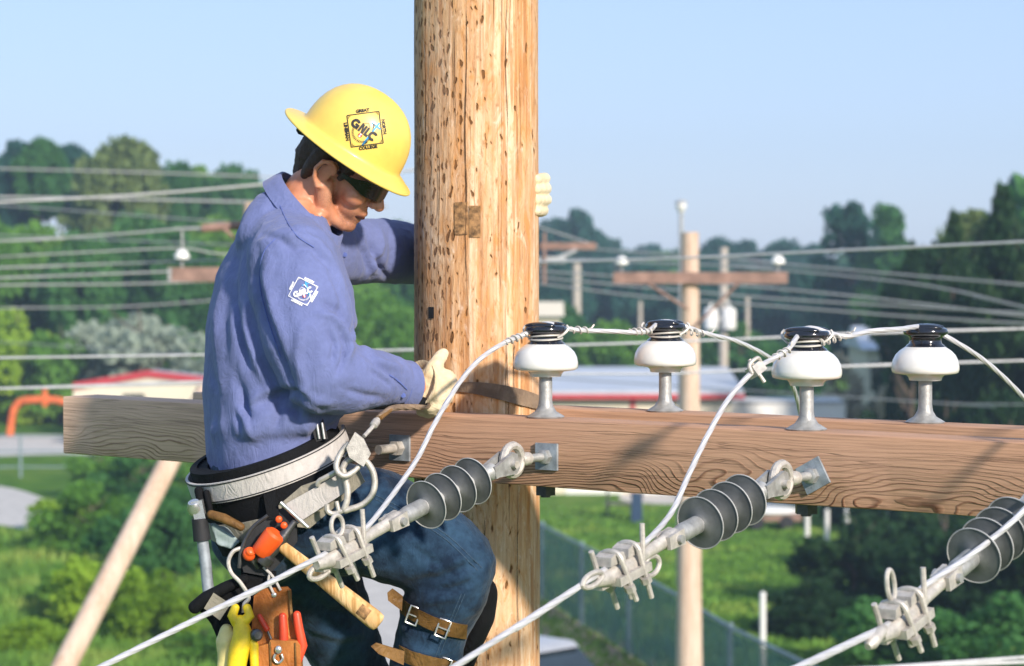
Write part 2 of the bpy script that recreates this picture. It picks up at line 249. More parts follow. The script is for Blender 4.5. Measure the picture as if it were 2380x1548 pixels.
# ---------------------------------------------------------------- mesh helpers
class MB:
    def __init__(s): s.v = []; s.f = []
    def add(s, vs, fs):
        b = len(s.v); s.v.extend(Vector(v) for v in vs); s.f.extend(tuple(b + i for i in f) for f in fs); return s
    def box(s, c, h, ax=None):
        c = Vector(c); X, Y, Z = ax if ax else (Vector((1, 0, 0)), Vector((0, 1, 0)), Vector((0, 0, 1)))
        vs = [c + X * (h[0] * i) + Y * (h[1] * j) + Z * (h[2] * k) for i in (-1, 1) for j in (-1, 1) for k in (-1, 1)]
        return s.add(vs, [(0, 1, 3, 2), (4, 6, 7, 5), (0, 4, 5, 1), (2, 3, 7, 6), (0, 2, 6, 4), (1, 5, 7, 3)])
    def tube(s, pts, rad, n=8, caps=True, closed=False, flat=None, flatdir=None):
        pts = [Vector(p) for p in pts]; k = len(pts); rad = rad if hasattr(rad, '__len__') else [rad] * k
        vs = []; prev = None
        for i, p in enumerate(pts):
            if closed: t = pts[(i + 1) % k] - pts[i - 1]
            else: t = pts[min(i + 1, k - 1)] - pts[max(i - 1, 0)]
            t = t.normalized() if t.length > 1e-9 else Vector((0, 0, 1))
            if flatdir is not None: u = Vector(flatdir)
            elif prev is None: u = Vector((0, 0, 1)) if abs(t.z) < 0.9 else Vector((1, 0, 0))
            else: u = prev
            u = (u - t * u.dot(t)).normalized(); w = t.cross(u); prev = u
            r = rad[i]; ru, rw = (r if not isinstance(r, (tuple, list)) else r[0]), (r if not isinstance(r, (tuple, list)) else r[1])
            for j in range(n):
                a = 2 * math.pi * j / n; vs.append(p + u * (math.cos(a) * ru) + w * (math.sin(a) * rw))
        fs = []
        for i in range(k if closed else k - 1):
            i2 = (i + 1) % k
            for j in range(n):
                j2 = (j + 1) % n; fs.append((i * n + j, i * n + j2, i2 * n + j2, i2 * n + j))
        if caps and not closed:
            fs.append(tuple(reversed(range(n)))); fs.append(tuple(range((k - 1) * n, k * n)))
        return s.add(vs, fs)
    def lathe(s, prof, o=(0, 0, 0), d=(0, 0, 1), n=24):
        o = Vector(o); d = Vector(d).normalized(); u = Vector((1, 0, 0)) if abs(d.x) < 0.9 else Vector((0, 1, 0))
        u = (u - d * u.dot(d)).normalized(); w = d.cross(u); vs = []; fs = []
        for (r, h) in prof:
            for j in range(n):
                a = 2 * math.pi * j / n; vs.append(o + d * h + (u * math.cos(a) + w * math.sin(a)) * max(r, 1e-5))
        for i in range(len(prof) - 1):
            for j in range(n):
                j2 = (j + 1) % n; fs.append((i * n + j, i * n + j2, (i + 1) * n + j2, (i + 1) * n + j))
        fs.append(tuple(reversed(range(n)))); fs.append(tuple(range((len(prof) - 1) * n, len(prof) * n)))
        return s.add(vs, fs)
    def prism(s, poly, o, u, w, th):
        """polygon (2D, counter-clockwise in u,w) extruded by th along u x w, centred"""
        o = Vector(o); u = Vector(u).normalized(); w = Vector(w).normalized(); n = u.cross(w); k = len(poly)
        vs = [o + u * a + w * b + n * (sgn * th / 2) for sgn in (-1, 1) for a, b in poly]
        fs = [tuple(reversed(range(k))), tuple(range(k, 2 * k))] + [(i, (i + 1) % k, k + (i + 1) % k, k + i) for i in range(k)]
        return s.add(vs, fs)
    def ball(s, c, r, ax=None, nu=16, nv=10):
        c = Vector(c); X, Y, Z = ax if ax else (Vector((1, 0, 0)), Vector((0, 1, 0)), Vector((0, 0, 1)))
        r = r if hasattr(r, '__len__') else (r, r, r); vs = [c + Z * r[2]]; fs = []
        for i in range(1, nv):
            th = math.pi * i / nv
            for j in range(nu):
                a = 2 * math.pi * j / nu
                vs.append(c + X * (r[0] * math.sin(th) * math.cos(a)) + Y * (r[1] * math.sin(th) * math.sin(a)) + Z * (r[2] * math.cos(th)))
        vs.append(c - Z * r[2]); L = len(vs) - 1
        for j in range(nu): fs.append((0, 1 + j, 1 + (j + 1) % nu)); fs.append((L, L - nu + (j + 1) % nu, L - nu + j))
        for i in range(nv - 2):
            for j in range(nu):
                j2 = (j + 1) % nu; a = 1 + i * nu; b = a + nu; fs.append((a + j, b + j, b + j2, a + j2))
        return s.add(vs, fs)
    def limb(s, pts, rad, n=14, flatdir=None):
        """tapered round limb with rounded ends (closed), for unions"""
        pts = [Vector(p) for p in pts]; rad = list(rad)
        def rr(r): return max(r) if isinstance(r, (tuple, list)) else r
        def sc(r, k): return (r[0] * k, r[1] * k) if isinstance(r, (tuple, list)) else r * k
        a = (pts[0] - pts[1]).normalized(); b = (pts[-1] - pts[-2]).normalized(); P = []; Q = []
        for th in (80, 50, 25): P.append(pts[0] + a * (math.sin(R(th)) * rr(rad[0]) * 0.9)); Q.append(sc(rad[0], max(0.12, math.cos(R(th)))))
        P += pts; Q += rad
        for th in (25, 50, 80): P.append(pts[-1] + b * (math.sin(R(th)) * rr(rad[-1]) * 0.9)); Q.append(sc(rad[-1], max(0.12, math.cos(R(th)))))
        return s.tube(P, Q, n, True, flatdir=flatdir)
    def mesh(s, name, sharp=38, smooth=True):
        me = bpy.data.meshes.new(name); me.from_pydata([tuple(v) for v in s.v], [], s.f); me.update()
        if smooth: smooth_mesh(me, sharp)
        return me
def smooth_mesh(me, sharp=38):
    bm = bmesh.new(); bm.from_mesh(me); bmesh.ops.recalc_face_normals(bm, faces=bm.faces)
    for f in bm.faces: f.smooth = True
    for e in bm.edges:
        if len(e.link_faces) == 2 and e.calc_face_angle(0) > R(sharp): e.smooth = False
    bm.to_mesh(me); bm.free()
def spline(pts, n=6):
    """Catmull-Rom through points"""
    P = [Vector(p) for p in pts]; out = []
    for i in range(len(P) - 1):
        a = P[i - 1] if i > 0 else P[0] * 2 - P[1]; b, c = P[i], P[i + 1]; d = P[i + 2] if i + 2 < len(P) else P[-1] * 2 - P[-2]
        for k in range(n):
            t = k / n; out.append(0.5 * ((2 * b) + (c - a) * t + (2 * a - 5 * b + 4 * c - d) * t * t + (3 * b - a - 3 * c + d) * t ** 3))
    out.append(P[-1]); return out
def worldpos(o):
    p = Vector((0, 0, 0))
    while o is not None: p += o.location; o = o.parent
    return p
def link(name, me, mat, parent=None, world=True):
    o = bpy.data.objects.new(name, me); COL.objects.link(o)
    if mat is not None and len(me.materials) == 0: me.materials.append(M[mat] if isinstance(mat, str) else mat)
    if parent is not None:
        o.parent = parent
        if world: o.location = -worldpos(parent)
    return o
def part(name, mb, mat, parent, world=True, sharp=38, label=None):
    o = link(name, mb.mesh(name, sharp), mat, parent, world)
    if label: o['label'] = label
    return o
def tag(o, label, cat, group=None, kind=None):
    o['label'] = label
    if cat: o['category'] = cat
    if group: o['group'] = group
    if kind: o['kind'] = kind
    return o
def thing(name, label, cat, loc=(0, 0, 0), group=None, rot=None):
    o = bpy.data.objects.new(name, None); COL.objects.link(o); o.location = loc; o.empty_display_size = 0.05
    if rot is not None: o.rotation_euler = rot
    return tag(o, label, cat, group)
def single(name, mb, mat, label, cat, group=None, kind=None, sharp=38):
    return tag(link(name, mb.mesh(name, sharp), mat), label, cat, group, kind)
def structure(name, mb, mat, label=None):
    o = link(name, mb.mesh(name), mat); o['kind'] = 'structure'
    if label: o['label'] = label
    return o
def copy_tree(root, loc=None, rot=None, label=None):
    def cp(o, par):
        c = o.copy(); COL.objects.link(c); c.parent = par
        for ch in o.children: cp(ch, c)
        return c
    r = cp(root, None)
    if loc is not None: r.location = loc
    if rot is not None: r.rotation_euler = rot
    if label: r['label'] = label
    return r
def remeshed(mb, voxel, smooth_it=4, fac=0.5, displace=None):
    """union of closed pieces into one continuous surface"""
    me = mb.mesh('tmp', smooth=False); bm = bmesh.new(); bm.from_mesh(me); bmesh.ops.recalc_face_normals(bm, faces=bm.faces); bm.to_mesh(me); bm.free()
    o = bpy.data.objects.new('tmp', me); COL.objects.link(o)
    m = o.modifiers.new('r', 'REMESH'); m.mode = 'VOXEL'; m.voxel_size = voxel; m.adaptivity = 0
    if smooth_it: sm = o.modifiers.new('s', 'SMOOTH'); sm.factor = fac; sm.iterations = smooth_it
    dg = bpy.context.evaluated_depsgraph_get(); dg.update()
    r = bpy.data.meshes.new_from_object(o.evaluated_get(dg)); bpy.data.objects.remove(o); bpy.data.meshes.remove(me)
    r.shade_smooth()
    if displace is not None:
        nv = len(r.vertices); co = np.empty(nv * 3); r.vertices.foreach_get('co', co); co = co.reshape(-1, 3)
        no = np.array([v.normal for v in r.vertices]); d = displace(co, no)
        co = co + no * d[:, None]; r.vertices.foreach_set('co', co.ravel()); r.update()
    r.materials.clear(); return r
def proj_px(co):
    """photograph coordinates of points"""
    rel = co - np.array([0, 0, CAMZ]); f = rel @ np.array(FWD); return np.stack([CX + FPX * rel[:, 0] / f, CY - FPX * (rel @ np.array(UPV)) / f], 1)
def folds_fn(folds, near_only=True):
    """cloth folds: ridges or creases along lines, each (points, width px, height m)"""
    def fn(co, no):
        P = proj_px(co); d = np.zeros(len(co)); ok = (no[:, 1] < 0.25) if near_only else np.ones(len(co), bool)
        for pts, w, h in folds:
            pl = np.array(pts, float); best = np.full(len(co), 1e9); tt = np.zeros(len(co)); L = len(pl) - 1
            for i in range(L):
                a, b = pl[i], pl[i + 1]; ab = b - a; t = np.clip(((P - a) @ ab) / (ab @ ab), 0, 1)
                dd = np.hypot(*(P - a - t[:, None] * ab).T); k = dd < best; best[k] = dd[k]; tt[k] = (i + t[k]) / L
            fade = np.sin(np.clip(tt, 0.03, 0.97) * math.pi) ** 0.6
            d += np.where(ok, h * fade * np.exp(-(best / w) ** 2), 0)
        return d
    return fn
def noise_disp(co, scale, amp, seed=0.0, stretch=(1, 1, 1)):
    return np.array([mnoise.noise(Vector((x * stretch[0] * scale + seed, y * stretch[1] * scale, z * stretch[2] * scale))) for x, y, z in co]) * amp
# ================================================================= the near pole and its double dead-end crossarms
E2 = Vector((0.795, -0.606, 0)).normalized(); AW = Vector((0.606, 0.795, 0)).normalized(); OUTW = -AW; ZV = Vector((0, 0, 1))
ARM_Z = CAMZ - 0.336 - 0.073; ARM_H = 0.073; ARM_D = 0.06; ARM_ROT = math.atan2(E2.y, E2.x)
def BL(t, off=0.0, z=0.0): return Vector((-1.147, 6.15, 0)) + E2 * t + AW * off + Vector((0, 0, ARM_Z + z))
POLE = Vector((-0.0826, 5.64, 0)); POLE_R = 0.1435
def pole_mesh(r0, r1, h, n=56, rows=220, bumps=0.0022, seed=0.0, holes=()):
    mb = MB(); vs = []; fs = []
    for i in range(rows + 1):
        z = h * i / rows; r = r0 + (r1 - r0) * i / rows
        for j in range(n):
            a = 2 * math.pi * j / n
            k = r + bumps * 1.6 * mnoise.noise(Vector((math.cos(a) * 2.2 + seed, math.sin(a) * 2.2, z * 0.9))) + bumps * mnoise.noise(Vector((math.cos(a) * 9 + seed, math.sin(a) * 9, z * 2.4)))
            for (ha, hz, wa, wz, dep) in holes:
                da = (a - ha + math.pi) % (2 * math.pi) - math.pi
                if abs(da) < wa and abs(z - hz) < wz: k -= dep
            vs.append((k * math.cos(a), k * math.sin(a), z))
    for i in range(rows):
        for j in range(n):
            j2 = (j + 1) % n; fs.append((i * n + j, i * n + j2, (i + 1) * n + j2, (i + 1) * n + j))
    fs.append(tuple(range(rows * n, (rows + 1) * n)))
    return mb.add(vs, fs)
near_pole = thing('utility_pole', 'stout wooden utility pole pitted with climbing-iron marks, gripped by the worker', 'pole', POLE)
part('pole_shaft', pole_mesh(0.158, 0.1425, 9.8, 72, 420), 'pole', near_pole, world=False, sharp=80)
def pole_patch(px0, px1, py0, py1, raise_=0.0004, cols=8):
    mb = MB(); vs = []; Y = POLE.y - 0.13
    for k in range(2):
        for i in range(cols + 1):
            for j in range(2):
                px = px0 + (px1 - px0) * i / cols; py = (py0, py1)[j]
                z = at(px, py, POLE.y - 0.14).z; x = (px - 1108) / 993.0
                rr = POLE_R + 0.003 + raise_ * k * 2
                x = max(-rr * .98, min(rr * .98, x)); y = -math.sqrt(rr * rr - x * x); vs.append((x, y, z))
    m = (cols + 1) * 2; fs = []
    for i in range(cols):
        a = i * 2; fs.append((m + a, m + a + 1, m + a + 3, m + a + 2))
        fs.append((a, a + 2, m + a + 2, m + a)); fs.append((a + 1, m + a + 1, m + a + 3, a + 3))
    fs.append((0, m, m + 1, 1)); e = cols * 2; fs.append((e, e + 1, m + e + 1, m + e))
    return mb.add(vs, fs)
M['scorch_dark'] = simple('crack_shade', (0.055, 0.024, 0.010), 0.95, 0, 0.5, 60)
M['scorch'] = simple('scorched_wood', (0.27, 0.15, 0.065), 0.9, 0, 0.85, 70, 0.5)
for (a, b, c, d) in ((1060, 1090, 470, 545), (1093, 1119, 478, 552)):
    part('brand_mark', pole_patch(a, b, c, d, 0.0003), 'scorch', near_pole, world=False)
for (pts, wd) in (([(1086, -40), (1088, 120), (1084, 300), (1087, 440), (1085, 560), (1090, 720)], 3.0), ([(1062, 20), (1060, 160), (1064, 330)], 2.2), ([(1150, 620), (1147, 760), (1152, 900), (1150, 965)], 2.2), ([(1196, 780), (1194, 860), (1197, 965)], 1.8), ([(1022, 240), (1025, 420), (1021, 640)], 2.4), ([(1180, -40), (1176, 140), (1182, 330)], 1.8), ([(1130, 1140), (1128, 1300), (1133, 1560)], 2.4), ([(1205, 1135), (1202, 1330), (1207, 1560)], 2.0), ([(990, 60), (993, 260), (988, 420)], 2.6)):
    q = spline([Vector((a, c, 0)) for a, c in pts], 10); vs = []; fs = []
    for i, p_ in enumerate(q):
        wob = 1.2 * mnoise.noise(Vector((p_.y * 0.05, pts[0][0], 0))); ww = wd * math.sin(math.pi * min(.97, max(.03, i / (len(q) - 1)))) ** .7 * (0.7 + 0.5 * mnoise.noise(Vector((p_.y * 0.03, 7, pts[0][0]))))
        for sg in (-1, 1):
            px = p_.x + wob + sg * ww / 2; z = at(px, p_.y, POLE.y - .14).z; rr = POLE_R + 0.0036 + (0.008 * (1 - z / 9.8) if z < 7.4 else 0); x = (px - 1108) / 993.0; vs.append((x, -math.sqrt(rr * rr - x * x), z))
    for i in range(len(q) - 1): fs.append((2 * i, 2 * i + 1, 2 * i + 3, 2 * i + 2))
    part('seasoning_check', MB().add(vs, fs), 'scorch_dark', near_pole, world=False)
part('bolt_hole', pole_patch(999, 1012, 714, 741, 0.0004, 3), 'black_rubber', near_pole, world=False)

def arm_mesh(L, hd, hh, seed=0.0, n=120, bev=0.0035):
    cs = []
    for sx_, sz_, a0 in ((1, 1, 0), (-1, 1, 90), (-1, -1, 180), (1, -1, 270)):
        for a in (0, 45, 90): cs.append((sx_ * (hd - bev) + bev * math.cos(R(a0 + a)), sz_ * (hh - bev) + bev * math.sin(R(a0 + a))))
    vs = []; fs = []; k = len(cs)
    for i in range(n + 1):
        x = L * i / n
        for (y, z) in cs:
            j = mnoise.noise(Vector((x * 3 + seed, y * 30, z * 30))) * 0.0016
            vs.append((x, y * (1 + j * 4) + j, z + j))
    for i in range(n):
        for j in range(k):
            j2 = (j + 1) % k; fs.append((i * k + j, i * k + j2, (i + 1) * k + j2, (i + 1) * k + j))
    fs.append(tuple(reversed(range(k)))); fs.append(tuple(range(n * k, (n + 1) * k)))
    return MB().add(vs, fs)
def crossarm(t0, L, off, label, seed):
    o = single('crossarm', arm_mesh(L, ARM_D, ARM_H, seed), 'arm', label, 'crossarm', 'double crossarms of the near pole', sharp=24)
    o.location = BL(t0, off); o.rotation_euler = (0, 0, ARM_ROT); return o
BACK = ARM_D + 0.345
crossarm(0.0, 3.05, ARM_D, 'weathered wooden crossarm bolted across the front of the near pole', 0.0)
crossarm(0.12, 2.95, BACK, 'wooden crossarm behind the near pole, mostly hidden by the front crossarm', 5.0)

# ---- pin insulators
def pin_insulator(label, loc, wires=True, yaw=0.0):
    r = thing('pin_insulator', label, 'insulator', loc, 'pin insulators on the crossarms')
    pin = MB().lathe([(0.040, 0), (0.042, 0.003), (0.036, 0.007), (0.024, 0.014), (0.0165, 0.026), (0.0145, 0.04), (0.0145, 0.10), (0.012, 0.115)])
    part('steel_pin', pin, 'galv', r, world=False)
    part('bolt_end', MB().tube([(0, 0, -0.146), (0, 0, -0.175)], 0.011, 10).lathe([(0.0, -0.170), (0.024, -0.170), (0.024, -0.150), (0.03, -0.149), (0.03, -0.1465), (0.0, -0.1465)], n=6), 'steel_dark', r, world=False)
    bell = MB().lathe([(0.030, 0.092), (0.034, 0.091), (0.0355, 0.097), (0.040, 0.102), (0.064, 0.1055), (0.0695, 0.108), (0.0715, 0.114), (0.0715, 0.122), (0.0690, 0.134), (0.0635, 0.145), (0.055, 0.154), (0.046, 0.160), (0.0415, 0.163), (0.0, 0.164)], n=40)
    part('porcelain_bell', bell, 'porcelain', r, world=False, sharp=60)
    cap = MB().lathe([(0.0, 0.160), (0.0435, 0.1605), (0.040, 0.166), (0.0345, 0.170), (0.0335, 0.180), (0.037, 0.185), (0.046, 0.189), (0.0475, 0.194), (0.0455, 0.200), (0.041, 0.203), (0.0, 0.204)], n=36)
    for sgn in (-1, 1): cap.ball((0, sgn * 0.027, 0.203), (0.038, 0.014, 0.0085), nu=14, nv=8)
    c = part('glazed_head', cap, 'black_glaze', r, world=False, sharp=60)
    if wires:
        t = MB()
        for k, (z, rr) in enumerate(((0.1745, 0.0375), (0.1795, 0.0375))):
            t.tube([((rr - .001) * math.cos(2 * math.pi * i / 28), rr * math.sin(2 * math.pi * i / 28), z + 0.003 * math.sin(2 * math.pi * i / 28 + k * 2)) for i in range(28)], 0.0022, 6, closed=True)
        for sgn in (-1, 1):
            t.tube(spline([(0.036 * sgn, -0.012, 0.177), (0.050 * sgn, -0.006, 0.187), (0.055 * sgn, 0.001, 0.197), (0.050 * sgn, 0.004, 0.204)], 5), 0.0028, 6)
        part('tie_wire', t, 'tie', r, world=False)
    r.rotation_euler = (0, 0, yaw); return r
ins_spots = [(1.4897, ARM_D), (1.575, BACK), (2.150, ARM_D), (2.238, BACK), (2.81, ARM_D)]
ins_lab = ['white porcelain pin insulator with black head beside the near pole, first of the row', 'white pin insulator on the rear crossarm, second from the near pole',
           'white pin insulator on the front crossarm, third from the near pole', 'white pin insulator on the rear crossarm, fourth from the near pole, untied',
           'white pin insulator at the outer end of the front crossarm']
INS = []
for i, ((t, off), lab) in enumerate(zip(ins_spots, ins_lab)):
    p0 = BL(t, off, ARM_H); pin_insulator(lab, p0, wires=(i != 3), yaw=ARM_ROT + (0.4 if i % 2 else 0.15)); INS.append(p0)
def ins_top(i, dz=0.207): return INS[i] + Vector((0, 0, dz))

# ---- dead-end hardware, in a frame: local X away from the crossarm, Z up
def rotm(ax_x, slope):
    d = Vector((ax_x.x, ax_x.y, -slope)).normalized(); y = ZV.cross(d).normalized(); z = d.cross(y)
    return Matrix((d, y, z)).transposed().to_euler()
def ring(mb, c, r, rw, n=22, plane='xz', rz=None):
    c = Vector(c); rz = rz or r; pts = []
    for i in range(n):
        a = 2 * math.pi * i / n; u, w = r * math.cos(a), rz * math.sin(a)
        pts.append(c + (Vector((u, 0, w)) if plane == 'xz' else Vector((u, w, 0)) if plane == 'xy' else Vector((0, u, w))))
    return mb.tube(pts, rw, 8, closed=True)
def eye_bolt(label, loc, tilt=0.0):
    r = thing('eye_bolt', label, 'eye bolt', loc, 'eye bolts through the front crossarm', rotm(OUTW, 0))
    part('square_washer', MB().prism([(-.029, -.029), (.029, -.029), (.029, .029), (-.029, .029)], (0.004, 0, 0), (0, math.cos(tilt), math.sin(tilt)), (0, -math.sin(tilt), math.cos(tilt)), 0.006), 'galv_blue', r, world=False)
    part('nut', MB().lathe([(0, .007), (.0165, .007), (.0165, .021), (.012, .024), (0, .024)], d=(1, 0, 0), n=6), 'galv', r, world=False)
    part('threaded_rod', MB().lathe([(0.0085 + 0.0008 * (i % 2), 0.007 + i * 0.0022) for i in range(28)], d=(1, 0, 0), n=12), 'galv', r, world=False)
    part('eye', ring(MB().lathe([(.010, .066), (.014, .070), (.015, .088), (.011, .098)], d=(1, 0, 0), n=12), (0.127, 0, 0), 0.031, 0.0095, 26), 'alu', r, world=False)
    return r
def dead_end(label, loc, rot):
    r = thing('suspension_insulator', label, 'insulator', loc, 'dead-end insulators on the front crossarm', rot)
    cl = MB()
    for sgn in (-1, 1):
        poly = [(-.022, -.016), (-.010, -.024), (.012, -.020), (.050, -.013), (.060, -.013), (.060, .013), (.050, .013), (.012, .020), (-.010, .024), (-.022, .016)]
        cl.prism(poly, (0.0, sgn * 0.016, 0), (1, 0, 0), (0, 0, 1), 0.008)
    cl.lathe([(0, .050), (.019, .050), (.019, .062), (.015, .068), (.0135, .098), (0, .098)], d=(1, 0, 0), n=18)
    part('clevis', cl, 'galv', r, world=False)
    part('clevis_pin', MB().tube([(0, -.032, 0), (0, .032, 0)], 0.0085, 12).lathe([(.014, .020), (.014, .027), (.010, .030)], d=(0, -1, 0), n=14), 'alu', r, world=False)
    part('core_rod', MB().tube([(.095, 0, 0), (.30, 0, 0)], 0.0140, 20), 'polymer_edge', r, world=False)
    for k in range(4):
        s0 = 0.111 + 0.0515 * k
        d = MB().lathe([(.0140, -.010), (.018, -.004), (.034, .0005), (.0485, .0040), (.0505, .0050), (.0497, .0062), (.036, .0058), (.019, .0080), (.0140, .014)], (s0, 0, 0), (1, 0, 0), 40)
        sh = part('shed', d, 'polymer', r, world=False, sharp=50)
        part('shed_rim', ring(MB(), (s0 + 0.0064, 0, 0), 0.0502, 0.0012, 44, 'yz'), 'polymer_edge', sh, world=False)
    part('end_fitting', MB().lathe([(0, .285), (.0175, .285), (.0175, .335), (.0155, .345), (.0145, .362), (0, .362)], d=(1, 0, 0), n=20).prism([(-.03, -.010), (.018, -.017), (.030, -.008), (.030, .008), (.018, .017), (-.03, .010)], (0.365, 0, 0), (1, 0, 0), (0, 0, 1), 0.014), 'galv', r, world=False)
    return r
def strain_clamp(label, loc, rot, variant=0):
    r = thing('strain_clamp', label, 'clamp', loc, 'strain clamps gripping the conductors', rot)
    # tapered cast body from the clevis end (x=0) to the mouth (x=0.245)
    body = MB()
    sec = [(-.012, .017, .017, 0), (.012, .016, .018, 0), (.03, .011, .013, .001), (.09, .010, .012, -.002), (.115, .013, .017, -.004), (.15, .016, .020, -.006), (.21, .015, .017, -.008), (.245, .009, .010, -.006)]
    for sgn in (-1, 1):
        body.prism([(-.020, -.015), (.030, -.012), (.030, .012), (-.020, .015)], (0.0, sgn * 0.014, 0), (1, 0, 0), (0, 0, 1), 0.008)
    body.tube([(x, 0, z) for x, a, b, z in sec], [(b, a) for x, a, b, z in sec], 14, flatdir=(0, 0, 1))
    body.box((0.155, 0.012, -0.018), (0.05, 0.013, 0.008)).box((0.195, -0.014, -0.02), (0.030, 0.012, 0.009))
    part('cast_body', body, 'alu', r, world=False, sharp=30)
    part('clevis_pin', MB().tube([(0, -.026, 0), (0, .026, 0)], 0.008, 12).lathe([(.013, .018), (.013, .025), (.009, .028)], d=(0, -1, 0), n=12), 'galv', r, world=False)
    for k, x in enumerate((0.135, 0.19)):
        kp = MB().prism([(-.024, -.006), (.024, -.006), (.020, .010), (.0, .015), (-.020, .010)], (x, -0.004, 0.018), (1, 0, 0), (0, 0, 1), 0.036)
        part('keeper', kp, 'alu', r, world=False, sharp=30)
        lean = 0.030 + 0.012 * k
        ub = MB(); pts = []
        for a in range(0, 181, 20): pts.append(Vector((x + lean * 0.03, 0.022 * math.cos(R(a)), 0.020 + 0.014 * math.sin(R(a)))))
        pts = [Vector((x - lean * .7, 0.022, -0.075 + 0.01 * k))] + pts + [Vector((x - lean * .7, -0.022, -0.080 - 0.004 * k))]
        ub.tube(pts, 0.0052, 8); part('u_bolt', ub, 'alu', r, world=False)
        for sgn in (-1, 1):
            part('nut', MB().lathe([(0, 0), (.0105, 0), (.0105, .012), (.007, .014), (0, .014)], Vector((x - lean * 0.28, sgn * 0.022, -0.032)), (-0.35, 0, -1), 6), 'alu', r, world=False)
    part('bolt', MB().tube([(0.212, -0.014, -0.02), (0.232, -0.012, 0.045)], 0.0052, 8), 'alu', r, world=False); part('bolt', MB().tube([(0.118, 0.016, -0.0), (0.108, 0.016, 0.062)], 0.005, 8), 'alu', r, world=False)
    if variant == 0: ring(mb := MB(), (0.165, -0.004, 0.046), 0.017, 0.0045, 20, 'xz', 0.021)
    elif variant == 1: ring(mb := MB(), (0.072, 0.0, -0.030), 0.026, 0.0048, 22, 'xz', 0.017)
    else: ring(mb := MB(), (0.185, -0.004, 0.060), 0.012, 0.0045, 20, 'xz', 0.026)
    part('lifting_eye', mb, 'alu', r, world=False)
    if variant == 0: ring(mb := MB(), (0.225, -0.012, -0.026), 0.032, 0.0055, 22, 'xz', 0.013)
    elif variant == 1: ring(mb := MB(), (0.262, 0.006, 0.004), 0.030, 0.005, 22, 'xz', 0.011)
    else: mb = MB().lathe([(.005, 0), (.010, .012), (.012, .05), (.006, .062)], (0.235, 0.004, 0.008), (1, 0, -0.15), 12)
    part('wire_guide', mb, 'alu', r, world=False)
    return r
def twisted(mb, pts, rad, turns_per_m=22, n=10, lobes=6, amp=0.14, sub=1):
    """stranded conductor: lobed cross-section that twists along the wire"""
    P = [Vector(p) for p in pts]; ln = [0.0]
    for a, b in zip(P, P[1:]): ln.append(ln[-1] + (b - a).length)
    vs = []; fs = []; k = len(P); nn = lobes * 3; prev = None
    for i, p in enumerate(P):
        t = (P[min(i + 1, k - 1)] - P[max(i - 1, 0)]).normalized()
        u = prev if prev is not None else (Vector((0, 0, 1)) if abs(t.z) < .9 else Vector((1, 0, 0))); u = (u - t * u.dot(t)).normalized(); w = t.cross(u); prev = u
        ph = ln[i] * turns_per_m
        for j in range(nn):
            a = 2 * math.pi * j / nn; r = rad * (1 - amp + amp * abs(math.cos(lobes / 2 * a)) * 1.6); vs.append(p + (u * math.cos(a + ph) + w * math.sin(a + ph)) * r)
    for i in range(k - 1):
        for j in range(nn):
            j2 = (j + 1) % nn; fs.append((i * nn + j, i * nn + j2, (i + 1) * nn + j2, (i + 1) * nn + j))
    fs.append(tuple(reversed(range(nn)))); fs.append(tuple(range((k - 1) * nn, k * nn)))
    return mb.add(vs, fs)
def resample(pts, step):
    P = [Vector(p) for p in pts]; out = [P[0]]; acc = 0
    for a, b in zip(P, P[1:]):
        L = (b - a).length; n = max(1, int(L / step))
        for i in range(1, n + 1): out.append(a.lerp(b, i / n))
    return out
WIRE_R = 0.0053
plates = [(1.54, 0.25, 'first'), (2.203, 0.205, 'second'), (2.76, 0.285, 'third')]
which = ['beside the near pole and the worker', 'in the middle of the front crossarm', 'at the outer end of the front crossarm']
PZ = [-0.082 + ARM_H - ARM_H, -0.087, -0.082]
clampO = []; condO = []
zoff = [CAMZ - 0.415 - ARM_Z, CAMZ - 0.421 - ARM_Z, CAMZ - 0.42 - ARM_Z]
for i, (t, slope, nm) in enumerate(plates):
    p0 = BL(t, 0.0, zoff[i]); eye_bolt('galvanised eye bolt and square washer ' + which[i], p0, (0.0, 0.5, 0.2)[i])
    eye = p0 + OUTW * 0.127; d = Vector((OUTW.x, OUTW.y, -slope)).normalized(); rot = rotm(OUTW, slope)
    dead_end('grey four-shed dead-end insulator ' + which[i], eye + d * 0.026, rot)
    c0 = eye + d * (0.026 + 0.372); strain_clamp('cast aluminium strain clamp on the insulator ' + which[i], c0, rot, i)
    clampO.append((c0, d, rot))
# conductors running down to the lower left
ends = [at(240, 1548, 4.185), at(1060, 1548, 3.904), at(1860, 1548, 3.68)]
for i, (c0, d, rot) in enumerate(clampO):
    zl = Matrix.Identity(3); a = c0 + d * 0.07 + Vector((0, 0, 0.016)); m = c0 + d * 0.235 + Vector((0, 0, 0.006)); e = ends[i]
    dirn = (e - m).normalized(); far = m + dirn * 4.6
    pts = spline([c0 + d * 0.115 + Vector((0, 0, 0.008)), c0 + d * 0.18 + Vector((0, 0, 0.007)), m, m + dirn * 0.25 + Vector((0, 0, -0.002)), e, far], 10)
    single('conductor', twisted(MB(), resample(pts, 0.012), WIRE_R), 'strand', 'taut stranded aluminium conductor leaving the strain clamp ' + which[i], 'wire', 'conductors held by the strain clamps')
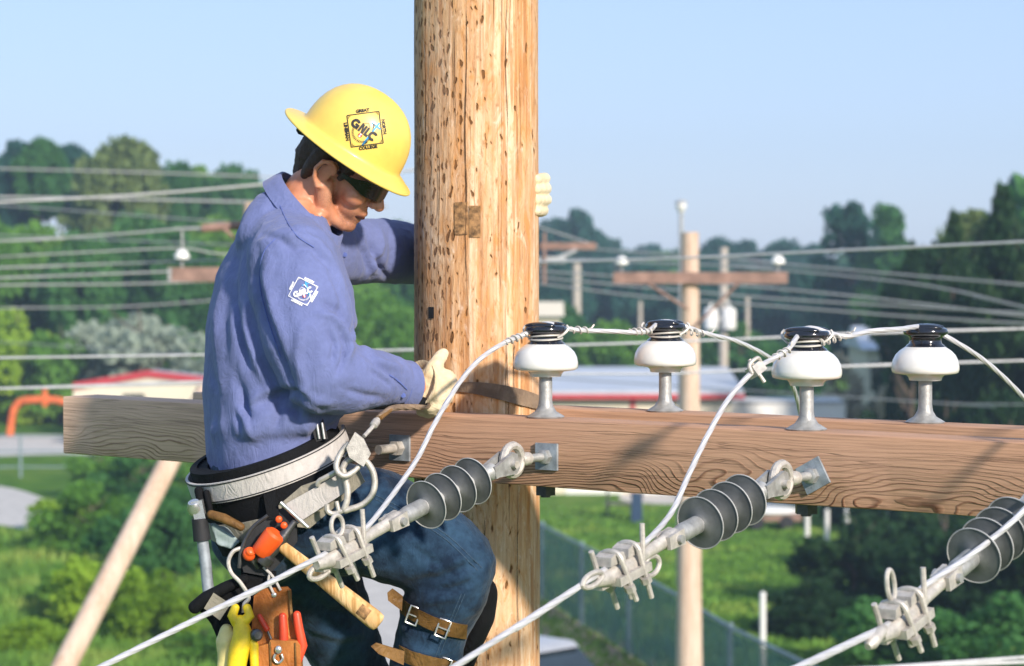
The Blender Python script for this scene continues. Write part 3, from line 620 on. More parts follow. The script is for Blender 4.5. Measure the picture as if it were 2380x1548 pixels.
# jumper loops over the pin insulators
def jumper(label, pts):
    return single('jumper_wire', twisted(MB(), resample(spline(pts, 10), 0.012), WIRE_R * 0.95), 'strand', label, 'wire', 'jumper wires over the pin insulators')
def cl_pt(i, s, dz=0.012): return clampO[i][0] + clampO[i][1] * s + Vector((0, 0, dz))
j1 = [cl_pt(0, 0.150, 0.010), cl_pt(0, 0.085, 0.018), at(960, 1082, 4.93), at(1010, 985, 5.01), at(1062, 898, 5.10), at(1112, 838, 5.17), at(1170, 798, 5.23), at(1225, 775, 5.275), ins_top(0), at(1330, 766, 5.34), at(1420, 770, 5.39), at(1500, 771, 5.44), ins_top(1), at(1640, 775, 5.56), at(1705, 791, 5.63), at(1760, 815, 5.70), at(1796, 838, 5.75), at(1835, 880, 5.82), at(1860, 960, 5.95), at(1871, 1060, 6.05), at(1871, 1110, 6.08)]
jumper('jumper wire looping from the clamp by the worker over the first two pin insulators', j1)
j2 = [cl_pt(1, 0.150, 0.010), cl_pt(1, 0.085, 0.018), at(1560, 1192, 4.45), at(1600, 1105, 4.52), at(1643, 1015, 4.59), at(1697, 922, 4.67), at(1760, 856, 4.74), at(1828, 815, 4.80), ins_top(2), at(1960, 782, 4.90), at(2020, 770, 4.95), at(2090, 765, 5.0), ins_top(3, 0.203), at(2230, 800, 5.15), at(2305, 852, 5.22), at(2385, 930, 5.30), at(2450, 1010, 5.4), at(2470, 1090, 5.45), at(2472, 1130, 5.47)]
jumper('jumper wire rising from the middle clamp over the third and fourth pin insulators', j2)
j3 = [cl_pt(2, 0.150, 0.010), cl_pt(2, 0.085, 0.018), at(2262, 1286, 4.10), at(2380, 1186, 4.18), at(2480, 1060, 4.26), at(2550, 900, 4.36), ins_top(4), at(2700, 790, 4.6), at(2800, 800, 4.75)]
jumper('jumper wire crossing in front of the grey insulator at the crossarm end', j3)
# served tie wires wrapped round the jumpers beside each insulator
def wrap(label, a, b, r=0.0068, turns=5, tail=True):
    a = Vector(a); b = Vector(b); d = (b - a); L = d.length; d.normalize(); u = ZV - d * ZV.dot(d); u.normalize(); w = d.cross(u)
    n = turns * 12; pts = []
    for i in range(n + 1):
        s = i / n; ang = 2 * math.pi * turns * s; rr = r * (1 + 0.18 * math.sin(7 * s + turns)); pts.append(a + d * (L * s) + (u * math.cos(ang) + w * math.sin(ang)) * rr)
    if tail: pts.append(b + d * 0.006 + u * 0.013)
    return single('tie_wire_wrap', MB().tube(pts, 0.0019, 6), 'tie', label, 'tie wire', 'tie wires wrapped round the jumpers')
def on(pts, k): return Vector(pts[k])
wrap('tie wire wrapped on the jumper left of the first pin insulator', at(1172, 797, 5.232), at(1228, 774, 5.277))
wrap('tie wire wrapped on the jumper right of the first pin insulator', at(1310, 766, 5.33), at(1375, 768, 5.365), turns=4)
wrap('tie wire wrapped on the jumper left of the second pin insulator', at(1462, 771, 5.415), at(1520, 769, 5.452), turns=5)
wrap('tie wire wrapped on the jumper right of the second pin insulator', at(1588, 769, 5.51), at(1655, 778, 5.577), turns=5)
wrap('tie wire wrapped on the jumper left of the third pin insulator', at(1790, 836, 4.768), at(1840, 810, 4.808), turns=4)
wrap('tie wire wrapped on the jumper between the third and fourth pin insulators', at(1905, 795, 4.862), at(1985, 777, 4.92), turns=6)
sp = thing('parallel_clamp', 'small bolted connector on the jumper below the third pin insulator', 'connector', at(1757, 859, 4.74))
dd = (at(1775, 845, 4.755) - at(1742, 872, 4.72)).normalized(); nn_ = dd.cross(Vector((0, 1, 0))).normalized(); bb = dd.cross(nn_)
part('clamp_body', MB().box(at(1757, 859, 4.735), (0.016, 0.011, 0.012), (dd, nn_, bb)), 'alu', sp)
part('bolt', MB().tube([at(1757, 859, 4.735) - nn_ * 0.03, at(1757, 859, 4.735) + nn_ * 0.024], 0.004, 8), 'alu', sp)
part('wire_tail', MB().tube(spline([at(1748, 868, 4.72), at(1742, 848, 4.72), at(1760, 832, 4.73), at(1768, 842, 4.74)], 5), 0.0042, 8), 'alu', sp)
# through bolt with washer, left of the pole
bt = thing('through_bolt', 'galvanised through bolt with square washer and nuts, behind the worker\'s snap hook', 'bolt', BL(1.125, 0.0, -0.006), None, rotm(OUTW, 0))
part('square_washer', MB().box((0.004, 0, 0), (0.003, 0.029, 0.029)), 'galv_blue', bt, world=False)
part('nut', MB().lathe([(0, .007), (.0175, .007), (.0175, .026), (0, .026)], d=(1, 0, 0), n=6), 'alu', bt, world=False)
part('threaded_rod', MB().lathe([(0.010 + 0.0008 * (i % 2), 0.007 + i * 0.0025) for i in range(30)], d=(1, 0, 0), n=12), 'alu', bt, world=False)
# steel-banded stencil on the arm top is left to the wood; a positioning strap round the pole
def strap_pt(px, py, rr=POLE_R + 0.006):
    x = (px - 1108) / 993.0; x = max(-rr * .985, min(rr * .985, x)); y = -math.sqrt(rr * rr - x * x); p = at(px, py, POLE.y + y); return p
st = MB(); rows = []
keys = [(1020, 905, 915), (1050, 892, 908), (1080, 888, 912), (1110, 888, 917), (1145, 891, 925), (1180, 897, 934), (1215, 905, 943), (1240, 913, 949), (1253, 919, 951)]
for k, (px, y0, y1) in enumerate(keys):
    rr = POLE_R + 0.005; rows.append((strap_pt(px, y0, rr), strap_pt(px, y1, rr), strap_pt(px, y1, rr + 0.005), strap_pt(px, y0, rr + 0.005)))
ang0 = math.atan2(rows[-1][0].y - POLE.y, rows[-1][0].x - POLE.x)
for k in range(1, 15):      # round the back of the pole
    a = ang0 + k * R(13); zt = rows[8][0].z - 0.004 * k * 0; zb = rows[8][1].z
    rows.append(tuple(Vector((POLE.x + rr_ * math.cos(a), POLE.y + rr_ * math.sin(a), z)) for rr_, z in ((POLE_R + .005, zt), (POLE_R + .005, zb), (POLE_R + .010, zb), (POLE_R + .010, zt))))
vs = [p for r_ in rows for p in r_]; fs = []
for i in range(len(rows) - 1):
    for j in range(4): j2 = (j + 1) % 4; fs.append((i * 4 + j, i * 4 + j2, i * 4 + 4 + j2, i * 4 + 4 + j))
fs += [(0, 1, 2, 3), tuple(len(vs) - 4 + q for q in (3, 2, 1, 0))]
strap = thing('positioning_strap', 'dark leather positioning strap wrapped round the near pole above the crossarm', 'strap', at(1108, 905, 5.48))
part('strap_band', MB().add(vs, fs), 'leather_dark', strap)
# ================================================================= the worker
PY = 5.36
person = thing('person', 'worker in yellow hard hat, blue shirt and jeans clinging to the wooden pole', 'person', at(760, 1900, 5.4))
HT = R(33.5); HROLL = R(6); HYAW = R(7)
def head_frame():
    F = Vector((1, 0, 0)); U = Vector((0, 0, 1)); L = Vector((0, 1, 0))
    rm = Matrix.Rotation(-HYAW, 3, 'Z') @ Matrix.Rotation(HT, 3, 'Y') @ Matrix.Rotation(HROLL, 3, 'X')
    return rm @ F, rm @ L, rm @ U
HF, HL, HU = head_frame()
HO = at(762, 405, 5.285) + HL * 0.077
def H(f, l, u): return HO + HF * f + HL * l + HU * u
HAX = (HF, HL, HU)
# ---- body: one continuous surface
b = MB()
b.ball(H(0.0, 0, 0.055), (0.098, 0.075, 0.085), HAX, 24, 16)
b.ball(H(0.048, 0, 0.018), (0.054, 0.060, 0.075), HAX, 20, 14)
b.ball(H(0.062, 0, -0.035), (0.040, 0.044, 0.046), HAX, 18, 12)
b.ball(H(0.082, 0, -0.083), (0.020, 0.024, 0.018), HAX)
for s in (-1, 1):
    b.limb([H(0.004, s * .058, -.028), H(0.020, s * .054, -.062), H(0.050, s * .036, -.083), H(0.078, s * .016, -.088)], [.020, .019, .017, .014])
    b.ball(H(0.068, s * .042, -.012), (.028, .022, .026), HAX)
    b.ball(H(0.109, s * .013, -.014), (.011, .008, .009), HAX)
    b.limb([H(.090, s * .046, .030), H(.101, s * .022, .037), H(.104, 0, .036)], [.010, .011, .010])
    # ear
    ec = (-0.004, s * 0.080, 0.002)
    rim = [H(ec[0] + 0.019 * math.sin(a) - 0.004, s * (0.080 + 0.006 * (1 - math.cos(a))) , ec[2] + 0.030 * math.cos(a)) for a in [R(x) for x in (150, 100, 60, 20, -20, -60, -100, -140)]]
    b.limb([H(0.012, s * .075, 0.006)] + [H(0.010, s * .078, 0.020), H(-0.004, s * .085, 0.028), H(-0.021, s * .091, 0.020), H(-0.027, s * .092, 0.000), H(-0.020, s * .088, -0.020), H(-0.006, s * .081, -0.034), H(0.005, s * .075, -0.030)], [.0045, .0055, .006, .0062, .006, .006, .0075, .006], 10)
    b.ball(H(-0.008, s * .076, -0.002), (.017, .004, .024), HAX)
b.limb([H(.100, 0, .026), H(.112, 0, .006), H(.1225, 0, -.012)], [.0085, .0095, .0125])
b.limb([H(.088, -.018, -.047), H(.101, -.006, -.043), H(.101, .006, -.043), H(.088, .018, -.047)], [.007, .009, .009, .007])
b.limb([H(.086, -.016, -.061), H(.097, 0, -.061), H(.086, .016, -.061)], [.007, .0085, .007])
neck0 = at(690, 492, 5.37); neckm = H(-0.022, 0, -0.050)
b.limb([H(-0.012, 0, -.015), neckm, neck0, at(672, 560, 5.375)], [.060, .058, .063, .085], 20)
b.limb([H(.03, -.028, -.075), at(742, 500, 5.31)], [.018, .016])
# trunk, arms and legs under the clothes
b.limb([at(664, 590, 5.38), at(650, 760, 5.36), at(632, 950, 5.33), at(618, 1130, 5.30)], [(.16, .10), (.15, .115), (.135, .11), (.15, .115)], 22, flatdir=(-.3, .95, 0))
SH_R, EL_R, WR_R = at(690, 588, 5.205), at(738, 880, 5.125), at(978, 897, 5.345)
SH_L, EL_L, WR_L = at(690, 575, 5.55), at(965, 592, 5.87), at(1218, 470, 5.84)
b.limb([at(670, 590, 5.3), SH_R, (SH_R + EL_R) / 2, EL_R], [.07, .06, .052, .043]); b.limb([EL_R, (EL_R * 0.6 + WR_R * 0.4), WR_R, WR_R + (WR_R - EL_R).normalized() * 0.05], [.043, .041, .030, .028])
b.limb([at(670, 590, 5.45), SH_L, (SH_L + EL_L) / 2, EL_L], [.07, .06, .052, .043]); b.limb([EL_L, (EL_L * 0.6 + WR_L * 0.4), WR_L], [.043, .040, .029])
HP_R, KN_R, AN_R = at(650, 1185, 5.27), at(1068, 1308, 5.22), at(965, 1740, 5.33)
HP_L, KN_L, AN_L = at(640, 1200, 5.42), at(835, 1590, 5.62), at(985, 1960, 5.76)
b.limb([HP_R, (HP_R + KN_R) / 2, KN_R], [.09, .078, .058]); b.limb([KN_R, KN_R * .65 + AN_R * .35, AN_R], [.057, .056, .036])
b.limb([HP_L, (HP_L + KN_L) / 2, KN_L], [.09, .078, .056]); b.limb([KN_L, KN_L * .65 + AN_L * .35, AN_L], [.056, .055, .036])
def stubble():
    nt = M['skin'].node_tree; p = next(n for n in nt.nodes if n.type == 'BSDF_PRINCIPLED'); old = p.inputs['Base Color'].links[0].from_socket
    tc = nt.nodes.new('ShaderNodeTexCoord'); f = None
    for q, rad in ((H(0.070, 0, -0.068), 0.050), (H(0.020, -0.05, -0.050), 0.034)):
        vm = nt.nodes.new('ShaderNodeVectorMath'); vm.operation = 'DISTANCE'; nt.links.new(tc.outputs['Object'], vm.inputs[0]); vm.inputs[1].default_value = q
        g_ = math_n(nt, 'MULTIPLY', math_n(nt, 'SUBTRACT', rad, vm.outputs['Value']), 55.0, clamp=True); f = g_ if f is None else math_n(nt, 'MAXIMUM', f, g_)
    n = ramp(nt, noise_t(nt, tc.outputs['Object'], 420, 3), [(0.35, (0.2,) * 3), (0.6, (0.75,) * 3)])
    nt.links.new(mix(nt, math_n(nt, 'MULTIPLY', f, n), old, (0.15, 0.075, 0.05)), p.inputs['Base Color'])
stubble()
body_me = remeshed(b, 0.0038, 3, 0.5)
link('body', body_me, 'skin', person)
# mouth line, brows, hair, glasses
part('mouth', MB().tube(spline([H(.082, -.024, -.0535), H(.0985, -.012, -.0525), H(.104, 0, -.052), H(.0985, .012, -.0525), H(.082, .024, -.0535)], 4), [.002] + [.0045] * 15 + [.002], 8), 'mouth', person)
for s in (-1, 1): part('eyebrow', MB().limb([H(.094, s * .050, .030), H(.107, s * .030, .039), H(.111, s * .012, .036)], [.004, .006, .005]), 'hair', person)
hb = MB()
hb.ball(H(-0.006, 0, 0.060), (0.099, 0.0790, 0.086), HAX, 24, 16)
hb.limb([H(-.050, 0, .030), H(-.060, 0, -.008), H(-.056, 0, -.036)], [.056, .046, .034], 18)
for s in (-1, 1):
    hb.limb([H(.030, s * .066, .060), H(.032, s * .070, .030), H(.026, s * .070, .004)], [.016, .013, .007])
    hb.limb([H(-.030, s * .060, .04), H(-.042, s * .058, -.004), H(-.048, s * .048, -.034)], [.026, .020, .012])
hm = remeshed(hb, 0.004, 3, 0.5, lambda co, no: noise_disp(co, 160, 0.0022, 3) + noise_disp(co, 60, 0.002, 1))
link('hair', hm, 'hair', person)
gl = MB()   # wraparound safety glasses
arc = [(R(a)) for a in range(-100, 101, 10)]
for dz0, dz1, rr in ((-.010, .030, 0.0),):
    pts0 = []; pts1 = []
    for a in arc:
        f = .030 + .088 * math.cos(a * 0.9); l = -.079 * math.sin(a * 0.9) * 1.02; taper = 1.0 if abs(a) < R(58) else max(0.25, 1 - (abs(a) - R(58)) / R(38))
        pts0.append(H(f, l, .016 - .015 * taper)); pts1.append(H(f - .002, l, .018 + .016 * taper))
    n = len(arc); vs = []
    for p, q in zip(pts0, pts1): vs += [p, q]
    ctr = H(.03, 0, .012); vs2 = [v + (v - ctr).normalized() * .004 for v in vs]; fs = []
    for i in range(n - 1):
        a_ = 2 * i; fs += [(a_, a_ + 1, a_ + 3, a_ + 2), (2 * n + a_, 2 * n + a_ + 2, 2 * n + a_ + 3, 2 * n + a_ + 1), (a_, a_ + 2, 2 * n + a_ + 2, 2 * n + a_), (a_ + 1, 2 * n + a_ + 1, 2 * n + a_ + 3, a_ + 3)]
    gl.add(vs + vs2, fs)
part('safety_glasses', gl, 'dark', person)

# ---- shirt
sb = MB(); hd = Vector((math.cos(R(22)), math.sin(R(22)), 0)); lf = Vector((-hd.y, hd.x, 0))
rings = [(1062, 626, 138, .170, 5.31), (1010, 632, 154, .180, 5.32), (950, 640, 163, .185, 5.325), (870, 643, 172, .195, 5.335), (760, 652, 177, .20, 5.355), (660, 660, 160, .20, 5.37), (590, 660, 136, .195, 5.375), (535, 664, 108, .15, 5.375), (490, 676, 82, .105, 5.37), (455, 690, 66, .08, 5.365)]
vs = []; fs = []; NS = 36
for (y, x, half, bw, Y) in rings:
    c = at(x, y, Y); hm_ = half / 1056.0; a_ = math.sqrt(max(0.0016, hm_ ** 2 - (bw * abs(lf.x)) ** 2)) / hd.x
    tilt = 0.30 if y > 900 else (0.30 * max(0, (y - 700) / 200) if y > 700 else -0.12)
    for j in range(NS):
        t = 2 * math.pi * j / NS; ce, se = math.cos(t), math.sin(t); ce = math.copysign(abs(ce) ** 0.85, ce); se = math.copysign(abs(se) ** 0.85, se)
        vs.append(c + hd * (a_ * ce) + lf * (bw * se) + Vector((0, 0, a_ * ce * tilt)))
for i in range(len(rings) - 1):
    for j in range(NS): j2 = (j + 1) % NS; fs.append((i * NS + j, i * NS + j2, (i + 1) * NS + j2, (i + 1) * NS + j))
fs.append(tuple(range(NS))); fs.append(tuple(reversed(range((len(rings) - 1) * NS, len(rings) * NS)))); sb.add(vs, fs)
sb.limb([at(660, 570, 5.30), at(680, 605, 5.215), at(700, 700, 5.175), at(722, 800, 5.135), at(742, 872, 5.12)], [.085, .100, .102, .098, .088], 24)
sb.limb([at(742, 872, 5.12), at(800, 882, 5.16), at(862, 880, 5.22), at(920, 890, 5.285), at(962, 897, 5.325)], [.083, .078, .066, .056, .049], 22)
sb.limb([at(700, 580, 5.50), at(790, 585, 5.62), at(880, 583, 5.74), at(965, 592, 5.86)], [.095, .082, .080, .074], 22)
sb.limb([at(965, 592, 5.86), at(1080, 545, 5.90), at(1190, 488, 5.865)], [.072, .062, .048], 20)
sb.limb([at(618, 560, 5.32), at(655, 520, 5.36), at(700, 480, 5.36)], [.075, .085, .066], 20)
# pouches of cloth above the belt
sb.limb([at(520, 1000, 5.26), at(600, 985, 5.16), at(700, 968, 5.165), at(770, 945, 5.22)], [.035, .045, .045, .035], 16)
FOLDS = [
 ([(600, 575), (592, 640), (612, 720), (640, 800), (668, 880), (700, 945)], 11, -.011), ([(625, 590), (618, 650), (640, 730), (668, 820)], 13, .006),
 ([(560, 560), (530, 640), (518, 740), (525, 840)], 14, -.007), ([(545, 600), (540, 700), (560, 790), (585, 870)], 12, -.009), ([(530, 620), (505, 720), (500, 830), (515, 930)], 12, .006),
 ([(585, 660), (570, 760), (600, 850), (640, 930)], 14, .007), ([(500, 760), (498, 880), (520, 990)], 12, -.006), ([(545, 860), (560, 930), (600, 990)], 13, -.007),
 ([(640, 560), (690, 545), (740, 565), (775, 610)], 12, .006), ([(660, 580), (720, 575), (770, 620), (800, 690)], 9, -.005), ([(610, 545), (650, 555), (690, 585)], 9, -.005),
 ([(745, 700), (790, 720), (820, 770), (835, 800)], 10, -.009), ([(735, 730), (770, 735), (800, 765), (815, 810), (800, 850)], 8, .007), ([(790, 770), (806, 800), (800, 840), (785, 870)], 7, -.009), ([(760, 760), (780, 800), (772, 850)], 8, -.006), ([(700, 760), (690, 830), (705, 900)], 14, .006),
 ([(830, 815), (870, 840), (910, 870), (935, 900)], 8, -.005), ([(850, 830), (900, 845), (950, 862)], 8, .004), ([(800, 905), (850, 920), (900, 925)], 9, -.005), ([(860, 860), (890, 880), (910, 900)], 6, -.006), ([(690, 900), (730, 930), (780, 940)], 12, .006), ([(910, 850), (925, 875), (930, 905)], 5, -.004),
 ([(850, 540), (870, 580), (885, 620), (905, 655)], 9, -.010), ([(880, 520), (890, 570), (870, 620), (850, 655)], 8, .006), ([(830, 560), (850, 590), (860, 640)], 9, -.008), ([(905, 530), (915, 590), (905, 640)], 9, -.005),
 ([(560, 480), (540, 540), (520, 600)], 14, -.004), ([(590, 1010), (570, 960), (560, 900)], 9, -.006), ([(640, 1000), (650, 960), (640, 920)], 9, -.006), ([(520, 1015), (515, 960), (500, 900)], 9, .005), ([(700, 985), (690, 960), (660, 940)], 9, -.006), ([(560, 1010), (548, 960)], 7, -.006), ([(745, 960), (730, 945), (700, 935)], 8, .006), ([(610, 930), (660, 915), (720, 925)], 12, -.008),
 ([(640, 900), (600, 920), (560, 960)], 12, .006), ([(760, 620), (790, 690), (800, 740)], 6, -.004), ([(655, 510), (700, 545), (740, 575)], 5, -.003)]
ff = folds_fn([(p_, w_ * 0.85, h_ * 1.7) for p_, w_, h_ in FOLDS])
def shirt_disp(co, no): return ff(co, no) + noise_disp(co, 7, 0.006, 2.0, (1, 1, 0.6)) + noise_disp(co, 22, 0.0030, 9.0, (1.3, 1.3, 0.7)) + noise_disp(co, 55, 0.0010, 4.0)
shirt_me = remeshed(sb, 0.0058, 7, 0.5, shirt_disp)
# open the cloth below the belt line, at both cuffs and at the neck
def cut(me, planes):
    bm = bmesh.new(); bm.from_mesh(me)
    for co, no in planes:
        kill = [v for v in bm.verts if (v.co - co[0]).dot(no) > 0 and (len(co) < 2 or (v.co - co[0]).length < co[1])]
        bmesh.ops.delete(bm, geom=kill, context='VERTS')
    bm.to_mesh(me); bm.free(); me.shade_smooth()
nk = (at(700, 455, 5.36) - at(668, 540, 5.37)).normalized()
cut(shirt_me, [((at(948, 896, 5.31), 0.15), (WR_R - EL_R).normalized()), ((at(1200, 482, 5.86), 0.15), (WR_L - EL_L).normalized()), ((at(704, 474, 5.36), 0.12), nk)])
shirt = link('shirt', shirt_me, 'shirt', person)
sd = shirt.modifiers.new('thickness', 'SOLIDIFY'); sd.thickness = 0.002; sd.offset = -1
# collar: a folded band round the neck, low in front
cb = MB(); back_, front_ = at(652, 418, 5.39), at(783, 545, 5.335); cc = (back_ + front_) / 2 + Vector((0, -0.002, 0)); u_ = (front_ - back_) / 2; v_ = Vector((0.02, 0.082, 0.0)); NC = 40
prof = [(1.00, 0.000, 0.90), (1.03, 0.012, 1.0), (1.08, 0.012, 1.0), (1.16, -0.004, 1.0), (1.24, -0.024, 1.0), (1.27, -0.030, 1.0), (1.20, -0.028, 1.0), (1.10, -0.010, 1.0), (1.03, 0.002, 1.0)]
upn = u_.cross(v_).normalized()
if upn.z < 0: upn = -upn
vs = []; fs = []
for j in range(NC):
    t = 2 * math.pi * j / NC; fr = max(0, math.cos(t)); tip = math.exp(-((abs((t + math.pi) % (2 * math.pi) - math.pi) - 0.42) / 0.28) ** 2)
    for (k, h, q) in prof:
        hh = h - (0.012 * tip if h < 0 else 0); vs.append(cc + (u_ * math.cos(t) + v_ * math.sin(t)) * k + upn * (hh + 0.006 * math.cos(t) * -1) + Vector((0, 0, -0.02 * fr * fr * (1 if h < 0 else .3))))
np_ = len(prof)
for j in range(NC):
    for k in range(np_): j2 = (j + 1) % NC; k2 = (k + 1) % np_; fs.append((j * np_ + k, j * np_ + k2, j2 * np_ + k2, j2 * np_ + k))
part('collar', cb.add(vs, fs), 'shirt', shirt, sharp=70)
# seams
def on_surface(pts, me_obj, lift, n=5):
    from mathutils.bvhtree import BVHTree
    bv = me_obj if isinstance(me_obj, BVHTree) else BVHTree.FromPolygons([v.co for v in me_obj.data.vertices], [p.vertices for p in me_obj.data.polygons])
    res = []
    c0 = Vector((0, 0, CAMZ))
    for (px, py) in [(q.x, q.y) for q in spline([Vector((a, c, 0)) for a, c in pts], n)]:
        d = (at(px, py, 5) - c0).normalized(); h = bv.ray_cast(c0, d, 20)
        if h[0] is not None: res.append(h[0] + h[1] * lift if h[1].dot(d) < 0 else h[0] - h[1] * lift)
    return res
from mathutils.bvhtree import BVHTree
shirt_bv = BVHTree.FromPolygons([v.co for v in shirt_me.vertices], [p.vertices for p in shirt_me.polygons])
for pts in ([(648, 470), (665, 510), (690, 548), (730, 575)], [(640, 555), (612, 590), (604, 660), (622, 740), (652, 830)]):
    q = on_surface(pts, shirt_bv, 0.0006)
    if len(q) > 3: part('seam', MB().tube(q, 0.0013, 6), 'shirt_dark', shirt)
q = on_surface([(905, 872), (925, 885), (945, 905)], shirt_bv, 0.0006, 8)
if len(q) > 3: part('cuff_placket', MB().tube(q, 0.0022, 6), 'shirt_dark', shirt)
for (px, py) in ((936, 918), (800, 592)):
    q = on_surface([(px, py), (px + 1, py)], shirt_bv, 0.002, 1)
    if q: part('button', MB().lathe([(0, 0), (.0055, 0), (.0055, .002), (.003, .0028), (0, .0028)], q[0], (0, -1, .2), 12), 'shirt_dark', shirt)

# ---- jeans
jb = MB()
jb.limb([at(622, 1085, 5.305), at(612, 1150, 5.305), at(615, 1215, 5.31)], [(.150, .115), (.165, .130), (.155, .125)], 26, flatdir=(-.35, .93, 0))
jb.limb([at(640, 1180, 5.27), at(760, 1205, 5.245), at(880, 1218, 5.23), at(985, 1262, 5.22), at(1058, 1306, 5.21)], [.120, .124, .119, .108, .088], 26)
jb.limb([at(1060, 1306, 5.21), at(1040, 1370, 5.22), at(1008, 1450, 5.245), at(985, 1560, 5.27), at(970, 1700, 5.315)], [.090, .088, .080, .076, .066], 24)
jb.limb([at(640, 1200, 5.40), at(700, 1310, 5.45), at(762, 1420, 5.52), at(832, 1580, 5.61)], [.125, .120, .100, .082], 24)
jb.limb([at(832, 1580, 5.61), at(880, 1700, 5.66), at(965, 1900, 5.74)], [.084, .080, .066], 22)
JF = [([(900, 1110), (950, 1180), (1040, 1230), (1110, 1285)], 8, -.003), ([(960, 1350), (1020, 1345), (1080, 1320), (1130, 1300)], 9, -.008), ([(975, 1330), (1030, 1320), (1090, 1290)], 9, .006), ([(985, 1370), (1050, 1370), (1110, 1345)], 8, -.007), ([(960, 1400), (1020, 1395), (1080, 1380)], 10, .006),
      ([(880, 1090), (900, 1140), (895, 1190)], 12, .005), ([(915, 1100), (925, 1150), (915, 1200)], 8, -.006), ([(860, 1180), (920, 1220), (1000, 1240)], 14, -.005), ([(740, 1260), (820, 1300), (900, 1330)], 16, .006), ([(930, 1430), (960, 1460), (1020, 1480)], 9, -.006), ([(940, 1500), (990, 1520), (1050, 1520)], 9, .006), ([(950, 1270), (1000, 1300), (1040, 1330)], 9, -.005), ([(720, 1380), (760, 1420), (820, 1430)], 12, -.008), ([(720, 1460), (790, 1480), (860, 1470)], 12, .008), ([(740, 1330), (790, 1370), (850, 1380)], 12, .006)]
fj = folds_fn(JF)
jeans_me = remeshed(jb, 0.0062, 6, 0.5, lambda co, no: fj(co, no) + noise_disp(co, 9, 0.006, 5) + noise_disp(co, 26, 0.0034, 7) + noise_disp(co, 60, 0.0012, 1))
jeans = link('jeans', jeans_me, 'denim', person)
jeans_bv = BVHTree.FromPolygons([v.co for v in jeans_me.vertices], [p.vertices for p in jeans_me.polygons])
M['thread'] = simple('faded_seam_thread', (0.035, 0.070, 0.12), 0.8, 0, 0.6, 200)
for pts in ([(870, 1150), (950, 1190), (1040, 1245), (1120, 1320)], [(872, 1160), (950, 1200), (1036, 1254), (1110, 1326)], [(1080, 1380), (1050, 1450), (1015, 1540)], [(1072, 1380), (1042, 1450), (1006, 1540)]):
    q = on_surface(pts, jeans_bv, 0.0008, 8)
    if len(q) > 3: part('stitched_seam', MB().tube(q, 0.0010, 6), 'thread', jeans)
# ---- boots (below the picture) with climbing irons
M['boot'] = simple('brown_work_boot', (0.10, 0.05, 0.025), 0.6, 0, 0.3, 30, 0.3)
for (an, kn) in ((AN_R, KN_R), (AN_L, KN_L)):
    d = Vector((0.96, 0.15 if an is AN_R else -0.1, 0.10)).normalized(); bb_ = MB()
    bb_.limb([an + Vector((0, 0, 0.08)), an + Vector((0, 0, -0.03)), an + Vector((0, 0, -0.07))], [.056, .052, .046], 16); bb_.limb([an + Vector((0, 0, -.075)) - d * .045, an + Vector((0, 0, -.08)) + d * .06, an + Vector((0, 0, -.088)) + d * .125], [.040, .042, .034], 16)
    link('boot', remeshed(bb_, 0.007, 3), 'boot', person)

# ---- gloves
def glove(name, chains, palm, voxel=0.0034, cuff=None, lab=None):
    g = MB()
    for pts, rad in palm: g.limb(pts, rad, 14)
    for pts, rad in chains: g.limb(pts, rad, 12)
    me = remeshed(g, voxel, 4, 0.5, lambda co, no: noise_disp(co, 60, 0.0016, 3) + noise_disp(co, 140, 0.0007, 8))
    o = link(name, me, 'glove', person)
    if lab: o['label'] = lab
    return o
gp = [([at(988, 888, 5.345), at(1012, 888, 5.345), at(1034, 890, 5.35)], [.031, .035, .032]), ([at(990, 915, 5.34), at(1015, 918, 5.34), at(1030, 915, 5.345)], [.026, .031, .028]), ([at(1000, 940, 5.34), at(1015, 935, 5.34)], [.024, .026])]
gc = [([at(1003, 872, 5.33), at(1010, 852, 5.335), at(1022, 832, 5.365), at(1030, 822, 5.39)], [.021, .018, .0155, .013]),     # thumb against the pole
      ([at(1030, 885, 5.36), at(1046, 888, 5.39), at(1044, 900, 5.43), at(1030, 906, 5.45)], [.017, .0155, .0145, .012]),
      ([at(1028, 906, 5.35), at(1043, 912, 5.375), at(1040, 924, 5.405), at(1024, 930, 5.42)], [.017, .0155, .0145, .012]),
      ([at(1020, 926, 5.345), at(1032, 936, 5.36), at(1022, 948, 5.385), at(1004, 950, 5.395)], [.0165, .015, .014, .012]),
      ([at(1005, 942, 5.335), at(1012, 953, 5.345), at(996, 960, 5.365), at(976, 957, 5.375)], [.015, .014, .013, .011])]
glove('glove', gc, gp, lab='cream leather glove gripping the strap in front of the pole')
# its open cuff
cf = MB(); ax = (WR_R - EL_R).normalized(); c0 = at(984, 896, 5.345); u1 = (Vector((0, 0, 1)) - ax * ax.z).normalized(); w1 = ax.cross(u1); NCU = 26; vs = []; fs = []
pr = [(0.022, 0.033), (0.006, 0.041), (-0.010, 0.050), (-0.018, 0.054), (-0.018, 0.050), (0.0, 0.038), (0.020, 0.026)]
for j in range(NCU):
    t = 2 * math.pi * j / NCU
    for (h, r_) in pr: vs.append(c0 + ax * (h + 0.012 * math.cos(t) * (1 if h < 0 else 0)) + (u1 * math.cos(t) * 1.05 + w1 * math.sin(t)) * r_)
for j in range(NCU):
    for k in range(len(pr)): j2 = (j + 1) % NCU; k2 = (k + 1) % len(pr); fs.append((j * len(pr) + k, j * len(pr) + k2, j2 * len(pr) + k2, j2 * len(pr) + k))
part('glove_cuff', cf.add(vs, fs), 'glove', person, sharp=60)
